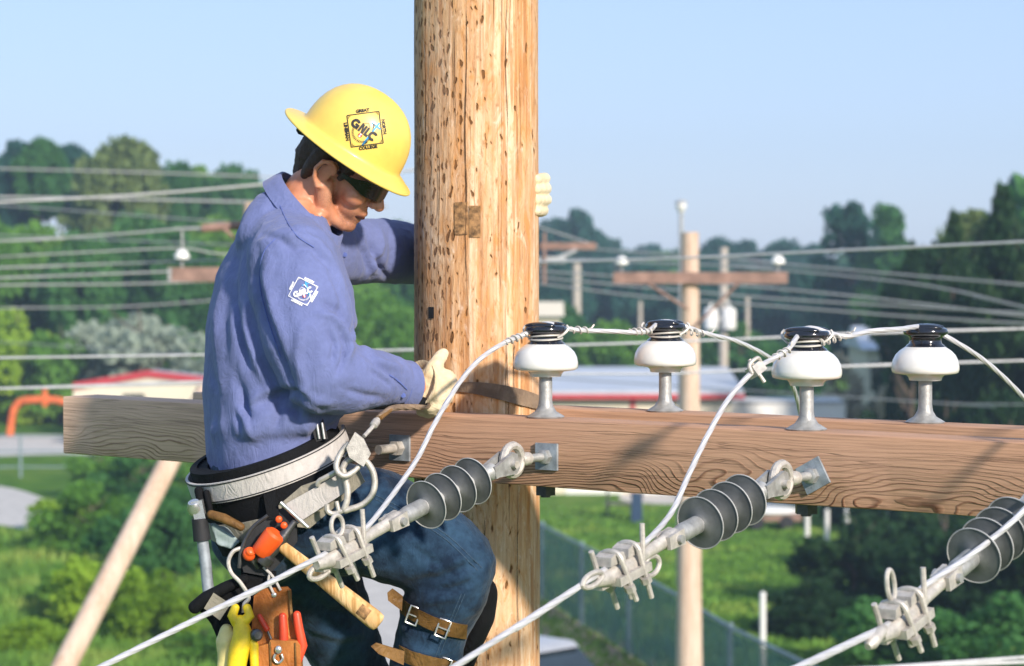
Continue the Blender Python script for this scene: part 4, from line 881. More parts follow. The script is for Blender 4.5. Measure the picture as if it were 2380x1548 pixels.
# far hand hooked round the pole
fc = []; ys = (415, 438, 464, 489); ln = (0.0, 4, 3, -4)
for y, e in zip(ys, ln):
    fc.append(([at(1232, y + 8, 5.84), at(1256 + e, y + 2, 5.76), at(1266 + e, y, 5.70), at(1258 + e, y + 1, 5.645), at(1246, y + 2, 5.60)], [.0135, .0145, .0140, .0135, .0115]))
fc.append(([at(1215, 430, 5.84), at(1200, 415, 5.815), at(1180, 405, 5.80)], [.017, .015, .012]))
glove('glove', fc, [([at(1218, 452, 5.845), at(1236, 452, 5.83)], [.036, .032]), ([at(1218, 478, 5.845), at(1234, 478, 5.83)], [.032, .028]), ([at(1196, 480, 5.86), at(1218, 470, 5.845)], [.036, .034])], lab='cream leather glove whose fingers hook round the far side of the pole')

# ================================================================= hard hat
hat = thing('hard_hat', 'glossy yellow full-brim hard hat on the worker\'s head', 'hard hat', H(0, 0, 0.061))
ho = H(-0.002, 0.0, 0.068); NA = 64
def hat_pt(a, k):
    """k: 0 crown .. 1 dome foot .. 2 brim edge"""
    ca, sa = math.cos(a), math.sin(a)
    if k <= 1:
        th = k * math.pi / 2; r = math.sin(th) ** 0.92; h = 0.131 * math.cos(th) ** 0.86
        af, al = 0.123, 0.106; rid = 0.0035 * math.exp(-((sa * r * al) / 0.014) ** 2) * (1 - k ** 4)
        return ho + HF * (af * r * ca) + HL * (al * r * sa) + HU * (h + rid + 0.004)
    q = k - 1; af = 0.123 + q * (0.040 if ca > 0 else 0.042) ; al = 0.106 + q * 0.036
    drop = -0.014 * q ** 1.4 - 0.006 * q * ca + 0.010 * (1 - (1 - min(1, q * 3)) ** 2) * 0
    fil = 0.004 * (1 - min(1, q * 4)) ** 2
    return ho + HF * (af * ca) + HL * (al * sa) + HU * (fil + drop)
ks = [0.02, 0.1, 0.2, 0.3, 0.4, 0.5, 0.6, 0.7, 0.8, 0.88, 0.94, 0.98, 1.03, 1.10, 1.2, 1.4, 1.6, 1.8, 1.93, 2.0]
vs = []; fs = []
for k in ks:
    for j in range(NA): vs.append(hat_pt(2 * math.pi * j / NA, k))
for i in range(len(ks) - 1):
    for j in range(NA): j2 = (j + 1) % NA; fs.append((i * NA + j, i * NA + j2, (i + 1) * NA + j2, (i + 1) * NA + j))
fs.append(tuple(range(NA)))
shell_me = MB().add(vs, fs).mesh('shell', 80)
if shell_me.polygons[200].normal.dot(shell_me.polygons[200].center - ho) < 0: shell_me.flip_normals()
shell = link('shell', shell_me, 'yellow', hat)
md = shell.modifiers.new('thickness', 'SOLIDIFY'); md.thickness = 0.004; md.offset = -1
part('brim_edge', MB().tube([hat_pt(2 * math.pi * j / NA, 1.99) - HU * 0.002 for j in range(NA)], 0.0032, 8, closed=True), 'yellow', hat)
hbm = MB(); NB_ = 40; vs = []; fs = []
for j in range(NB_):
    t = 2 * math.pi * j / NB_
    for (k, u) in ((1.0, -0.030), (1.0, 0.006), (0.965, 0.006), (0.965, -0.030)): vs.append(ho + HF * (0.110 * k * math.cos(t)) + HL * (0.090 * k * math.sin(t)) + HU * u)
for j in range(NB_):
    for k in range(4): j2 = (j + 1) % NB_; k2 = (k + 1) % 4; fs.append((j * 4 + k, j * 4 + k2, j2 * 4 + k2, j2 * 4 + k))
part('headband', hbm.add(vs, fs), 'nylon', hat)
part('ratchet_knob', MB().lathe([(0, 0), (.020, 0), (.022, .008), (.018, .016), (0, .017)], ho - HF * 0.108 - HU * 0.022, -HF, 16).limb([ho - HF * .100 - HL * .045 - HU * .022, ho - HF * .112 - HU * .024, ho - HF * .100 + HL * .045 - HU * .022], [.012, .013, .012]), 'nylon', hat)

# ---- printed emblem, laid on a curved surface
def emblem_2d(mainmat):
    """flat emblem in a unit square (side 1, centred); list of (name, material, verts2d, faces)"""
    out_ = []
    def poly(name, mat, pts): out_.append((name, mat, [pts], None))
    def text(s, size, cx, cy, rot, mat, name, bold=0.0, sx=1.0):
        cu = bpy.data.curves.new('txt', 'FONT'); cu.body = s; cu.align_x = 'CENTER'; cu.align_y = 'CENTER'; cu.size = size; cu.offset = bold; cu.resolution_u = 3
        ob = bpy.data.objects.new('txt', cu); COL.objects.link(ob); dg = bpy.context.evaluated_depsgraph_get(); dg.update()
        me = bpy.data.meshes.new_from_object(ob.evaluated_get(dg)); bpy.data.objects.remove(ob)
        c, s_ = math.cos(rot), math.sin(rot); vs = [((v.co.x * sx) * c - v.co.y * s_ + cx, (v.co.x * sx) * s_ + v.co.y * c + cy) for v in me.vertices]
        fs = [tuple(p.vertices) for p in me.polygons]; bpy.data.meshes.remove(me); out_.append((name, mat, vs, fs))
    def quads(name, mat, ql):
        vs = []; fs = []
        for q in ql: b_ = len(vs); vs += q; fs.append(tuple(range(b_, b_ + len(q))))
        out_.append((name, mat, vs, fs))
    def bar(a, b_, w):
        ax_, ay = a; bx, by = b_; l = math.hypot(bx - ax_, by - ay); nx, ny = -(by - ay) / l * w / 2, (bx - ax_) / l * w / 2
        return [(ax_ + nx, ay + ny), (ax_ - nx, ay - ny), (bx - nx, by - ny), (bx + nx, by + ny)]
    def bars(pts, w, n=6):
        q = []
        for a, b_ in zip(pts, pts[1:]):
            for k in range(n): q.append(bar((a[0] + (b_[0] - a[0]) * k / n, a[1] + (b_[1] - a[1]) * k / n), (a[0] + (b_[0] - a[0]) * (k + 1) / n, a[1] + (b_[1] - a[1]) * (k + 1) / n), w))
        return q
    # u to the right, v up; emblem drawn in its upright diamond form (corner up), s = half diagonal
    s = 0.7071
    quads('emblem_frame', mainmat, bars([(0, s), (s, 0), (0, -s), (-s, 0), (0, s)], 0.028, 8))
    cm = []
    for a in (0, 90, 180, 270):
        c, sn = math.cos(R(a)), math.sin(R(a)); rr = lambda p: (p[0] * c - p[1] * sn, p[0] * sn + p[1] * c)
        cm += bars([rr((-0.045, s - 0.105)), rr((0, s - 0.06)), rr((0.045, s - 0.105))], 0.013, 1)
    quads('emblem_corner_marks', mainmat, cm)
    quads('emblem_pole', 'print_blue', bars([(0.24, 0.42), (0.24, -0.45)], 0.06, 8)); quads('emblem_crossbar', 'print_blue', bars([(0.03, 0.29), (0.385, 0.29)], 0.042, 4))
    def arcq(cx, cy, ro, ri, a0, a1, n=14, ex=1.0):
        return [[(cx + ex * ro * math.cos(R(a0 + (a1 - a0) * k / n)), cy + ro * math.sin(R(a0 + (a1 - a0) * k / n))), (cx + ex * ro * math.cos(R(a0 + (a1 - a0) * (k + 1) / n)), cy + ro * math.sin(R(a0 + (a1 - a0) * (k + 1) / n))), (cx + ex * ri * math.cos(R(a0 + (a1 - a0) * (k + 1) / n)), cy + ri * math.sin(R(a0 + (a1 - a0) * (k + 1) / n))), (cx + ex * ri * math.cos(R(a0 + (a1 - a0) * k / n)), cy + ri * math.sin(R(a0 + (a1 - a0) * k / n)))] for k in range(n)]
    gy = -0.03
    quads('emblem_letter', mainmat, arcq(-0.325, gy, 0.150, 0.070, 42, 330, 16) + [[(-0.330, gy - 0.035), (-0.185, gy - 0.035), (-0.185, gy + 0.022), (-0.330, gy + 0.022)], [(-0.245, gy - 0.140), (-0.185, gy - 0.140), (-0.185, gy - 0.034), (-0.245, gy - 0.034)]])
    quads('emblem_letter', mainmat, [[(-0.165, gy - .14), (-0.092, gy - .14), (-0.092, gy + .14), (-0.165, gy + .14)], [(-0.035, gy - .14), (0.038, gy - .14), (0.038, gy + .14), (-0.035, gy + .14)], [(-0.120, gy + .14), (-0.045, gy - .14), (0.0, gy - .14), (-0.070, gy + .14)]])
    quads('emblem_letter', mainmat, [[(0.055, gy - .14), (0.128, gy - .14), (0.128, gy + .14), (0.055, gy + .14)], [(0.127, gy - .14), (0.195, gy - .14), (0.195, gy - .07), (0.127, gy - .07)]])
    quads('emblem_letter', mainmat, arcq(0.335, gy, 0.150, 0.070, 48, 312, 16))
    text('GREAT', 0.135, -0.415, 0.415, R(45), mainmat, 'emblem_word', 0.008); text('NORTH', 0.135, 0.415, 0.415, R(-45), mainmat, 'emblem_word', 0.008)
    text('LINEMAN', 0.135, -0.415, -0.415, R(-45), mainmat, 'emblem_word', 0.008); text('COLLEGE', 0.135, 0.425, -0.405, R(45), mainmat, 'emblem_word', 0.008)
    quads('emblem_mountains', mainmat, bars([(-0.15, 0.12), (0.0, 0.22), (0.06, 0.16), (0.11, 0.12)], 0.012, 2) + bars([(-0.02, 0.15), (0.03, 0.19)], 0.010, 1))
    disc = lambda r, n=20: [(0.0 + r * math.cos(2 * math.pi * k / n), -0.245 + r * math.sin(2 * math.pi * k / n)) for k in range(n)]
    quads('emblem_disc', 'print_red', [disc(0.066)]); quads('emblem_disc_band', 'print_white', [[(-0.026, -0.245 - 0.06), (0.026, -0.245 - 0.06), (0.026, -0.245 + 0.06), (-0.026, -0.245 + 0.06)]])
    leaf = [(0, .026), (.008, .012), (.020, .014), (.014, 0), (.018, -.008), (.004, -.010), (0, -.026), (-.004, -.010), (-.018, -.008), (-.014, 0), (-.020, .014), (-.008, .012)]
    quads('emblem_leaf', 'print_red', [[(a, -0.245 + c) for a, c in leaf]])
    lv = []
    for sgn in (-1, 1):
        for k in range(9):
            a = R(-88 + k * 9.5); cx, cy = sgn * 0.30 * math.cos(a), -0.125 + 0.30 * math.sin(a)
            for side in (-1, 1):
                tx, ty = -math.sin(a) * sgn, math.cos(a); ang = math.atan2(ty, tx) + side * 0.7; L = 0.055
                lv.append([(cx, cy), (cx + L * .5 * math.cos(ang) - .012 * math.sin(ang), cy + L * .5 * math.sin(ang) + .012 * math.cos(ang)), (cx + L * math.cos(ang), cy + L * math.sin(ang)), (cx + L * .5 * math.cos(ang) + .012 * math.sin(ang), cy + L * .5 * math.sin(ang) - .012 * math.cos(ang))])
    quads('emblem_laurel', mainmat, lv)
    quads('emblem_climber', mainmat, bars([(0.13, 0.30), (0.17, 0.24), (0.19, 0.17)], 0.035, 1) + bars([(0.10, 0.27), (0.17, 0.26)], 0.016, 1) + bars([(0.19, 0.17), (0.215, 0.11)], 0.018, 1))
    quads('emblem_kneeling_climber', mainmat, bars([(0.30, -0.27), (0.285, -0.35)], 0.036, 1) + bars([(0.285, -0.35), (0.22, -0.43)], 0.022, 1) + bars([(0.29, -0.30), (0.23, -0.33)], 0.014, 1))
    return out_
def lay_emblem(parent, bv, center_px, diag_px, rot, mainmat, depth_lift=0.0012):
    """rot: turn of the emblem (radians, counter-clockwise as seen)"""
    c0 = Vector((0, 0, CAMZ)); d = (at(*center_px, 5.0) - c0).normalized(); hit, n, _, _ = bv.ray_cast(c0, d, 20)
    if n.dot(d) > 0: n = -n
    R3 = Vector((1, 0, 0)); U3 = Vector((0, 0, 1)); side = diag_px / (FPX / hit.y) / (2 * 0.7071)
    lift = {'print_blue': 1.0, 'print_red': 1.3, 'print_white': 1.0}
    order = 0; root = thing_part = None
    for name, mat, vs, fs in emblem_2d(mainmat):
        order += 1; co = []; c, s_ = math.cos(rot), math.sin(rot)
        zl = depth_lift + (0.0004 if name in ('emblem_letter', 'emblem_frame', 'emblem_disc') else 0.0008 if name == 'emblem_disc_band' else 0.0012 if name == 'emblem_leaf' else 0.0008 if 'climber' in name or name == 'emblem_laurel' else 0.0)
        for (a, b_) in vs:
            u = (a * c - b_ * s_) * side; w = (a * s_ + b_ * c) * side; p = hit + R3 * u + U3 * w; o_ = p + Vector((0, -0.35, 0)); h2 = bv.ray_cast(o_, Vector((0, 1, 0)), 1.0)
            if h2[0] is None: q = p
            else: nn2 = h2[1] if h2[1].y < 0 else -h2[1]; q = h2[0] + nn2 * zl
            co.append(q)
        me = bpy.data.meshes.new(name); me.from_pydata([tuple(x) for x in co], [], fs); me.update()
        o = link(name, me, mat, parent)
hat_bv = BVHTree.FromPolygons([v.co for v in shell_me.vertices], [p.vertices for p in shell_me.polygons])
lay_emblem(shell, hat_bv, (848, 300), 104, R(-37), 'print_black')   # emblem turned on the hat
lay_emblem(shirt, shirt_bv, (704, 678), 69, R(18), 'print_white', 0.0020)
# ================================================================= tool belt and what hangs on it
def band(c, u, v, up, lo, hi, th, n=48, a0=0.0, a1=2 * math.pi, bulge=0.0):
    closed = abs(a1 - a0 - 2 * math.pi) < 1e-6; mb = MB(); vs = []; fs = []; m = n if closed else n + 1
    prof = [(1, lo), (1 + bulge, (lo * .5 + hi * .5)), (1, hi)] if bulge else [(1, lo), (1, hi)]
    k = len(prof) * 2
    for j in range(m):
        t = a0 + (a1 - a0) * j / n; rv = u * math.cos(t) + v * math.sin(t); nr = rv.normalized()
        for (q, h) in prof: vs.append(c + rv * q + nr * th + up * h)
        for (q, h) in reversed(prof): vs.append(c + rv * q + up * h)
    for j in range(n if closed else m - 1):
        j2 = (j + 1) % m
        for i in range(k): i2 = (i + 1) % k; fs.append((j * k + i, j * k + i2, j2 * k + i2, j2 * k + i))
    if not closed: fs += [tuple(range(k)), tuple(reversed(range((m - 1) * k, m * k)))]
    return mb.add(vs, fs)
BC = at(622, 1070, 5.30); bu = Vector((0.142, 0.052, 0.055)); bv_ = Vector((-0.063, 0.178, 0.004)); bup = bu.cross(bv_).normalized()
belt = thing('tool_belt', 'wide padded black body belt with pale webbing round the worker\'s hips', 'tool belt', BC)
part('belt_pad', band(BC, bu * 0.94, bv_ * 0.96, bup, -0.098, 0.036, 0.016, 56, bulge=0.06), 'nylon', belt, sharp=60)
part('pad_lining', band(BC, bu * 0.80, bv_ * 0.80, bup, -0.03, 0.030, 0.030, 56), 'nylon', belt)
part('webbing_band', band(BC, bu * 1.10, bv_ * 1.11, bup, -0.026, 0.019, 0.006, 56, R(60), R(350)), 'webbing', belt)
for h in (-0.0225, 0.0155): part('stitched_edge', band(BC, bu * 1.103, bv_ * 1.113, bup, h - .0012, h + .0012, 0.0065, 56, R(60), R(350)), 'black_rubber', belt)
part('lower_webbing', band(BC - bup * 0.100, bu * 1.01, bv_ * 1.02, bup, -0.022, 0.020, 0.012, 56), 'webbing_dark', belt)
cax = (WR_R - EL_R).normalized(); cu_ = (ZV - cax * ZV.dot(cax)).normalized(); cw_ = cax.cross(cu_); cc_ = at(938, 895, 5.302)
part('cuff', band(cc_, cu_ * 0.0525, cw_ * 0.0525, cax, -0.030, 0.012, 0.003, 30), 'shirt', shirt); part('cuff_stitch', band(cc_, cu_ * 0.0548, cw_ * 0.0548, cax, -0.0268, -0.0255, 0.0012, 30), 'shirt_dark', shirt)
bk = at(742, 1000, 5.165)
part('buckle', MB().box(bk, (0.014, 0.006, 0.022), (Vector((.95, .1, .25)).normalized(), Vector((-.1, 1, 0)).normalized(), Vector((-.25, 0, .97)).normalized())), 'black_rubber', belt)
for k in range(2): part('buckle_bar', MB().tube([at(736 + k * 12, 982, 5.155), at(742 + k * 12, 1020, 5.155)], 0.0028, 8), 'chrome', belt)
# side strap with D-ring
def quadstrip(pts, th, nrm=Vector((0, -1, 0))): 
    mb = MB(); k = len(pts); vs = [Vector(p) for p in pts] + [Vector(p) - nrm * th for p in pts]
    return mb.add(vs, [tuple(range(k)), tuple(reversed(range(k, 2 * k)))] + [(i, (i + 1) % k, k + (i + 1) % k, k + i) for i in range(k)])
part('side_strap', quadstrip([at(663, 1172, 5.085), at(788, 1102, 5.075), at(806, 1142, 5.075), at(692, 1216, 5.085)], 0.008), 'webbing', belt)
part('strap_backing', quadstrip([at(600, 1215, 5.10), at(700, 1130, 5.10), at(830, 1085, 5.095), at(848, 1120, 5.095), at(720, 1228, 5.10)], 0.012), 'webbing_dark', belt)
part('slide_rod', MB().tube([at(652, 1168, 5.075), at(716, 1226, 5.07)], 0.0048, 10), 'chrome', belt)
part('keeper_loop', quadstrip([at(612, 1150, 5.09), at(640, 1140, 5.09), at(650, 1205, 5.085), at(622, 1208, 5.085)], 0.014), 'nylon', belt)
dr = MB(); dpts = [at(*p, 5.06) for p in ((796, 1088), (806, 1072), (826, 1064), (848, 1070), (864, 1090), (871, 1116), (868, 1142), (855, 1163), (836, 1176), (814, 1183), (800, 1186), (806, 1166), (808, 1140), (802, 1110))]
cl_ = dpts + [dpts[0]]; sp_ = spline(cl_, 4)[:-1]; dr.tube(sp_, 0.0068, 10, closed=True)
dr.tube(spline([at(800, 1186, 5.06), at(776, 1194, 5.06), at(762, 1188, 5.06), at(760, 1172, 5.06)], 4), 0.0055, 8).tube([at(782, 1165, 5.06), at(788, 1190, 5.06)], 0.0045, 8).tube(spline([at(796, 1088, 5.06), at(760, 1108, 5.065), at(742, 1118, 5.07), at(738, 1128, 5.075)], 4), 0.0055, 8)
part('side_ring', dr, 'alu', belt)
# snap hook of the lanyard
sh = thing('snap_hook', 'bright steel snap hook clipped into the belt\'s side ring', 'snap hook', at(832, 1040, 5.05))
part('hook_body', MB().prism([(0, 0), (.030, -.020), (.045, .006), (.030, .038), (.012, .052), (-.006, .020)], at(812, 1062, 5.045), Vector((1, 0, 0)), Vector((0, 0, 1)), 0.016), 'alu', sh)
part('hook', MB().tube(spline([at(812, 1030, 5.05), at(794, 1050, 5.05), at(782, 1078, 5.045), at(786, 1098, 5.04), at(802, 1106, 5.04), at(822, 1096, 5.045), at(836, 1082, 5.05)], 5), [.0062] * 26 + [.0055] * 4 + [.005], 10), 'alu', sh)
part('gate', MB().tube([at(800, 1062, 5.05), at(818, 1040, 5.05)], 0.004, 8), 'steel_dark', sh)
part('swivel', MB().tube([at(846, 1014, 5.06), at(868, 990, 5.09)], 0.0045, 8).lathe([(.004, 0), (.009, .004), (.009, .02), (.005, .028)], at(866, 992, 5.088), (at(885, 965, 5.12) - at(866, 992, 5.088)), 12), 'alu', sh)
lan = thing('lanyard', 'dark rope lanyard running from the snap hook to the gloved hand', 'rope', at(880, 975, 5.1))
part('rope', twisted(MB(), resample(spline([at(880, 972, 5.115), at(910, 950, 5.18), at(945, 946, 5.25), at(990, 944, 5.31), at(1030, 915, 5.40)], 8), 0.008), 0.0065, 30), 'leather_dark', lan)
part('rope_end', MB().tube([at(884, 972, 5.11), at(908, 952, 5.17)], 0.0045, 8), 'leather_brown', lan)
part('dark_sleeve', MB().tube(spline([at(800, 944, 5.165), at(860, 940, 5.20), at(920, 938, 5.25), at(985, 935, 5.31)], 6), 0.012, 10), 'nylon', lan)

# ---- tool carrier on the hip
car = thing('tool_carrier', 'dark leather tool carrier with bright edge hanging below the belt', 'tool holder', at(600, 1260, 5.10))
def plate(pts, Y, th): return quadstrip([at(x, y, Y) for x, y in pts], th)
part('carrier_panel', plate([(566, 1330), (556, 1285), (578, 1235), (618, 1195), (660, 1180), (690, 1200), (690, 1260), (650, 1310), (620, 1340)], 5.09, 0.022), 'black_rubber', car)
part('carrier_edge', MB().tube(spline([at(556, 1320, 5.075), at(562, 1275, 5.072), at(586, 1228, 5.072), at(622, 1198, 5.075)], 5), 0.0042, 8), 'steel_dark', car)
for (x, y, r_) in ((648, 1207, .0075), (660, 1221, .0075)): part('rivet', MB().ball(at(x, y, 5.068), (r_, .005, r_)), 'orange', car)
part('pouch_lower', plate([(560, 1320), (640, 1330), (640, 1365), (590, 1392), (560, 1375)], 5.10, 0.02), 'nylon', car)
ot = thing('orange_tool', 'orange plastic tool grip poking out of the hip carrier', 'hand tool', at(632, 1258, 5.07))
a_, b_ = at(612, 1276, 5.07), at(642, 1238, 5.06)
part('grip', MB().lathe([(0, -.012), (.019, -.012), (.0215, -.008), (.0225, .010), (.0235, .034), (.0225, .042), (.017, .047), (0, .048)], a_, b_ - a_, 24), 'orange', ot)
part('shank', MB().tube([at(590, 1306, 5.085), a_], 0.009, 10), 'steel_dark', ot)
ot2 = thing('orange_tool', 'small round orange knob beside the larger orange grip on the carrier', 'hand tool', at(580, 1287, 5.07))
part('knob', MB().ball(at(579, 1288, 5.065), (.014, .012, .015)).lathe([(.010, -.006), (.0115, .0), (.010, .006)], at(581, 1284, 5.062), (.4, -.6, .6), 14), 'orange', ot2)
part('shank', MB().tube([at(582, 1296, 5.075), at(600, 1320, 5.085)], 0.006, 8), 'steel_dark', ot2)

# ---- hammer
hm0, hm1 = at(672, 1283, 5.07), at(880, 1448, 5.045); dh = (hm1 - hm0).normalized(); Lh = (hm1 - hm0).length
ham = thing('hammer', 'hammer with pale wooden handle hanging head-up from the belt', 'hammer', hm0)
hpts = [hm0 + dh * (Lh * s) for s in (-.12, 0, .15, .4, .65, .85, .95, 1.0, 1.015)]
part('handle', MB().tube(hpts, [(.012, .010), (.013, .0105), (.0145, .011), (.017, .012), (.019, .013), (.0205, .014), (.021, .0145), (.019, .0125), (.011, .007)], 18, flatdir=dh.cross(Vector((0, 1, 0)))), 'hickory', ham, sharp=70)
part('handle_mark', MB().tube([hm0 + dh * (Lh * s) + Vector((0, -0.0012, 0)) for s in (.79, .84, .89)], [(.017, .0140), (.0172, .0143), (.0175, .0146)], 16, flatdir=dh.cross(Vector((0, 1, 0)))), 'scorch', ham)
hx = dh.cross(Vector((0, 1, 0))).normalized(); hc = hm0 - dh * 0.03
part('head', MB().lathe([(0, -.055), (.016, -.055), (.018, -.050), (.018, -.036), (.012, -.030), (.014, -.012), (.014, .014), (.011, .024), (.006, .058), (0, .060)], hc, hx, 16), 'steel_dark', ham)

# ---- leather pliers pouch
pou = thing('tool_pouch', 'tan leather pliers pouch with front pocket and steel clasp', 'pouch', at(645, 1460, 5.06))
part('back_panel', plate([(590, 1385), (612, 1368), (668, 1364), (676, 1372), (680, 1440), (700, 1480), (706, 1640), (588, 1640), (584, 1470)], 5.085, 0.008), 'leather', pou)
fp = [(590, 1505), (625, 1496), (628, 1488), (690, 1490), (698, 1500), (702, 1640), (594, 1640)]
part('front_pocket', plate(fp, 5.055, 0.030), 'leather', pou)
part('pocket_seam', MB().tube([at(627, 1492, 5.053), at(630, 1560, 5.053), at(631, 1630, 5.053)], 0.0025, 6).tube([at(686, 1494, 5.053), at(690, 1630, 5.053)], 0.002, 6), 'leather_brown', pou)
part('edge_binding', MB().tube([at(672, 1372, 5.08), at(678, 1440, 5.08), at(698, 1480, 5.08), at(704, 1630, 5.08)], 0.0035, 6), 'leather_brown', pou)
part('rivet', MB().ball(at(637, 1383, 5.084), (.006, .003, .006)), 'chrome', pou)
part('clasp', MB().ball(at(647, 1510, 5.052), (.008, .005, .009)).tube(spline([at(640, 1520, 5.05), at(637, 1532, 5.05), at(647, 1541, 5.05), at(657, 1532, 5.05), at(654, 1520, 5.05)], 4), .003, 8), 'chrome', pou)
part('hanging_ties', MB().tube(spline([at(628, 1330, 5.08), at(624, 1352, 5.08), at(636, 1380, 5.082)], 4), .003, 6).tube(spline([at(612, 1318, 5.08), at(634, 1340, 5.078), at(652, 1372, 5.08)], 4), .003, 6), 'webbing', pou)
def pliers(label, h1, h2):
    r = thing('pliers', label, 'pliers', at(h1[0][0], h1[0][1], 5.07), 'pliers in the leather pouch')
    for h in (h1, h2): part('handle', MB().limb([at(x, y, 5.068) for x, y in h], [.0085, .0095, .010, .0095][:len(h)], 12), 'red_grip', r)
    x = (h1[-1][0] + h2[-1][0]) / 2; part('jaw', MB().limb([at(x, 1545, 5.07), at(x, 1590, 5.07)], [.013, .007]), 'steel_dark', r)
pliers('pliers with two long red-orange handles standing in the leather pouch', [(657, 1432), (659, 1465), (660, 1500), (658, 1540)], [(690, 1428), (695, 1462), (704, 1500), (690, 1540)])
sd_ = thing('screwdriver', 'short slanted red-handled tool behind the pouch pocket', 'hand tool', at(612, 1445, 5.075))
part('handle', MB().limb([at(603, 1432, 5.078), at(620, 1462, 5.075)], [.0055, .0065]), 'red_grip', sd_)
part('shank', MB().tube([at(620, 1462, 5.075), at(640, 1510, 5.072)], .003, 8), 'steel_dark', sd_)

# ---- black bolt bag with rod and tag
bag = thing('tool_bag', 'black fabric bolt bag hanging at the worker\'s back hip', 'bag', at(520, 1450, 5.12))
bp = [(448, 1412), (452, 1398), (478, 1380), (520, 1358), (575, 1340), (612, 1375), (628, 1460), (620, 1640), (560, 1640), (524, 1520), (486, 1450)]
bag_me = remeshed(plate(bp, 5.10, 0.09), 0.0065, 5, 0.5, lambda co, no: noise_disp(co, 14, 0.007, 3) + noise_disp(co, 40, 0.002, 5))
link('bag_body', bag_me, 'nylon', bag)
part('rim_roll', MB().limb([at(452, 1412, 5.085), at(478, 1390, 5.08), at(530, 1362, 5.085), at(570, 1345, 5.09)], [.014, .014, .012, .010]), 'nylon', bag)
part('grey_label', plate([(496, 1378), (536, 1404), (511, 1442), (474, 1414)], 5.065, 0.002), 'webbing_dark', bag)
rod = thing('steel_bar', 'grey steel bar with black grip hanging upright behind the belt', 'hand tool', at(474, 1300, 5.13))
part('bar', MB().tube([at(468, 1240, 5.13), at(478, 1310, 5.13), at(486, 1390, 5.125)], 0.0125, 14), 'galv_blue', rod)
part('grip', MB().tube([at(464, 1205, 5.13), at(470, 1256, 5.13)], [.017, .019], 16), 'black_rubber', rod)
part('ratchet_head', MB().box(at(462, 1185, 5.13), (.012, .012, .020), (Vector((.98, 0, .2)), Vector((0, 1, 0)), Vector((-.2, 0, .98)))).lathe([(0, 0), (.016, .0), (.018, .012), (.012, .026), (0, .028)], at(457, 1190, 5.135), (-.2, -.4, .8), 16), 'chrome', rod)
part('hanger', MB().limb([at(462, 1140, 5.16), at(470, 1180, 5.15)], [.010, .009]).limb([at(480, 1145, 5.15), at(490, 1190, 5.14)], [.007, .006]), 'nylon', rod)
rag = MB(); 
M['rag'] = cloth('faded_green_rag', (0.22, 0.30, 0.28), 200, 0.3, (0.36, 0.42, 0.46))
rag_me = remeshed(plate([(488, 1218), (515, 1226), (548, 1248), (556, 1262), (540, 1276), (512, 1270), (500, 1262)], 5.13, 0.03), 0.004, 3, 0.5, lambda co, no: noise_disp(co, 45, 0.006, 3))
tag(link('rag', rag_me, 'rag'), 'faded grey-green rag tucked under the belt beside the steel bar', 'rag')
part('belt_lace', MB().limb([at(490, 1196, 5.12), at(520, 1205, 5.11), at(560, 1225, 5.10)], [.010, .011, .009]), 'leather_brown', belt)
part('buttock_strap', band(BC - bup * 0.135, bu * 0.98, bv_ * 0.98, bup, -0.02, 0.016, 0.014, 40, R(120), R(250)), 'nylon', belt)
# ---- wire hook, yellow tool, cream glove
wh = single('wire_hook', MB().tube(spline([at(566, 1272, 5.075), at(542, 1282, 5.07), at(531, 1306, 5.068), at(538, 1332, 5.066), at(560, 1356, 5.064), at(578, 1388, 5.064), at(568, 1404, 5.063), at(566, 1424, 5.06)], 6), .0045, 8), 'alu', 'bent bright wire hook holding the yellow tool below the belt', 'hook')
yt = thing('forked_tool', 'bright yellow fork-headed tool hanging from the wire hook', 'hand tool', at(556, 1470, 5.05))
part('forked_head', MB().limb([at(547, 1412, 5.052), at(540, 1430, 5.052), at(552, 1448, 5.052)], [.009, .011, .013]).limb([at(574, 1412, 5.052), at(580, 1430, 5.052), at(562, 1450, 5.052)], [.009, .011, .013]), 'yellow_tool', yt)
part('body', MB().limb([at(558, 1444, 5.052), at(566, 1475, 5.05), at(556, 1510, 5.05), at(548, 1560, 5.05), at(545, 1620, 5.05)], [.015, .022, .022, .020, .018]).limb([at(580, 1478, 5.05), at(590, 1500, 5.05), at(592, 1560, 5.05), at(594, 1620, 5.05)], [.010, .010, .009, .008]), 'yellow_tool', yt)
part('pivot', MB().lathe([(0, 0), (.013, .0), (.013, .010), (.008, .014), (0, .014)], at(594, 1475, 5.045), (0.5, -1, 0), 14), 'steel_dark', yt)
sg = MB().limb([at(528, 1462, 5.075), at(524, 1490, 5.075), at(528, 1530, 5.075), at(530, 1600, 5.075)], [.014, .021, .020, .018]).limb([at(520, 1480, 5.07), at(540, 1478, 5.075)], [.012, .014]).limb([at(522, 1520, 5.07), at(514, 1545, 5.07)], [.012, .010])
M['pale_yellow'] = simple('pale_yellow_rubber', (0.78, 0.66, 0.28), 0.55, 0, 0.12, 40, 0.3)
tag(link('spare_glove', remeshed(sg, 0.004, 3, 0.5, lambda co, no: noise_disp(co, 60, 0.002, 3)), 'pale_yellow'), 'pale yellow work glove clipped behind the yellow tool', 'glove')

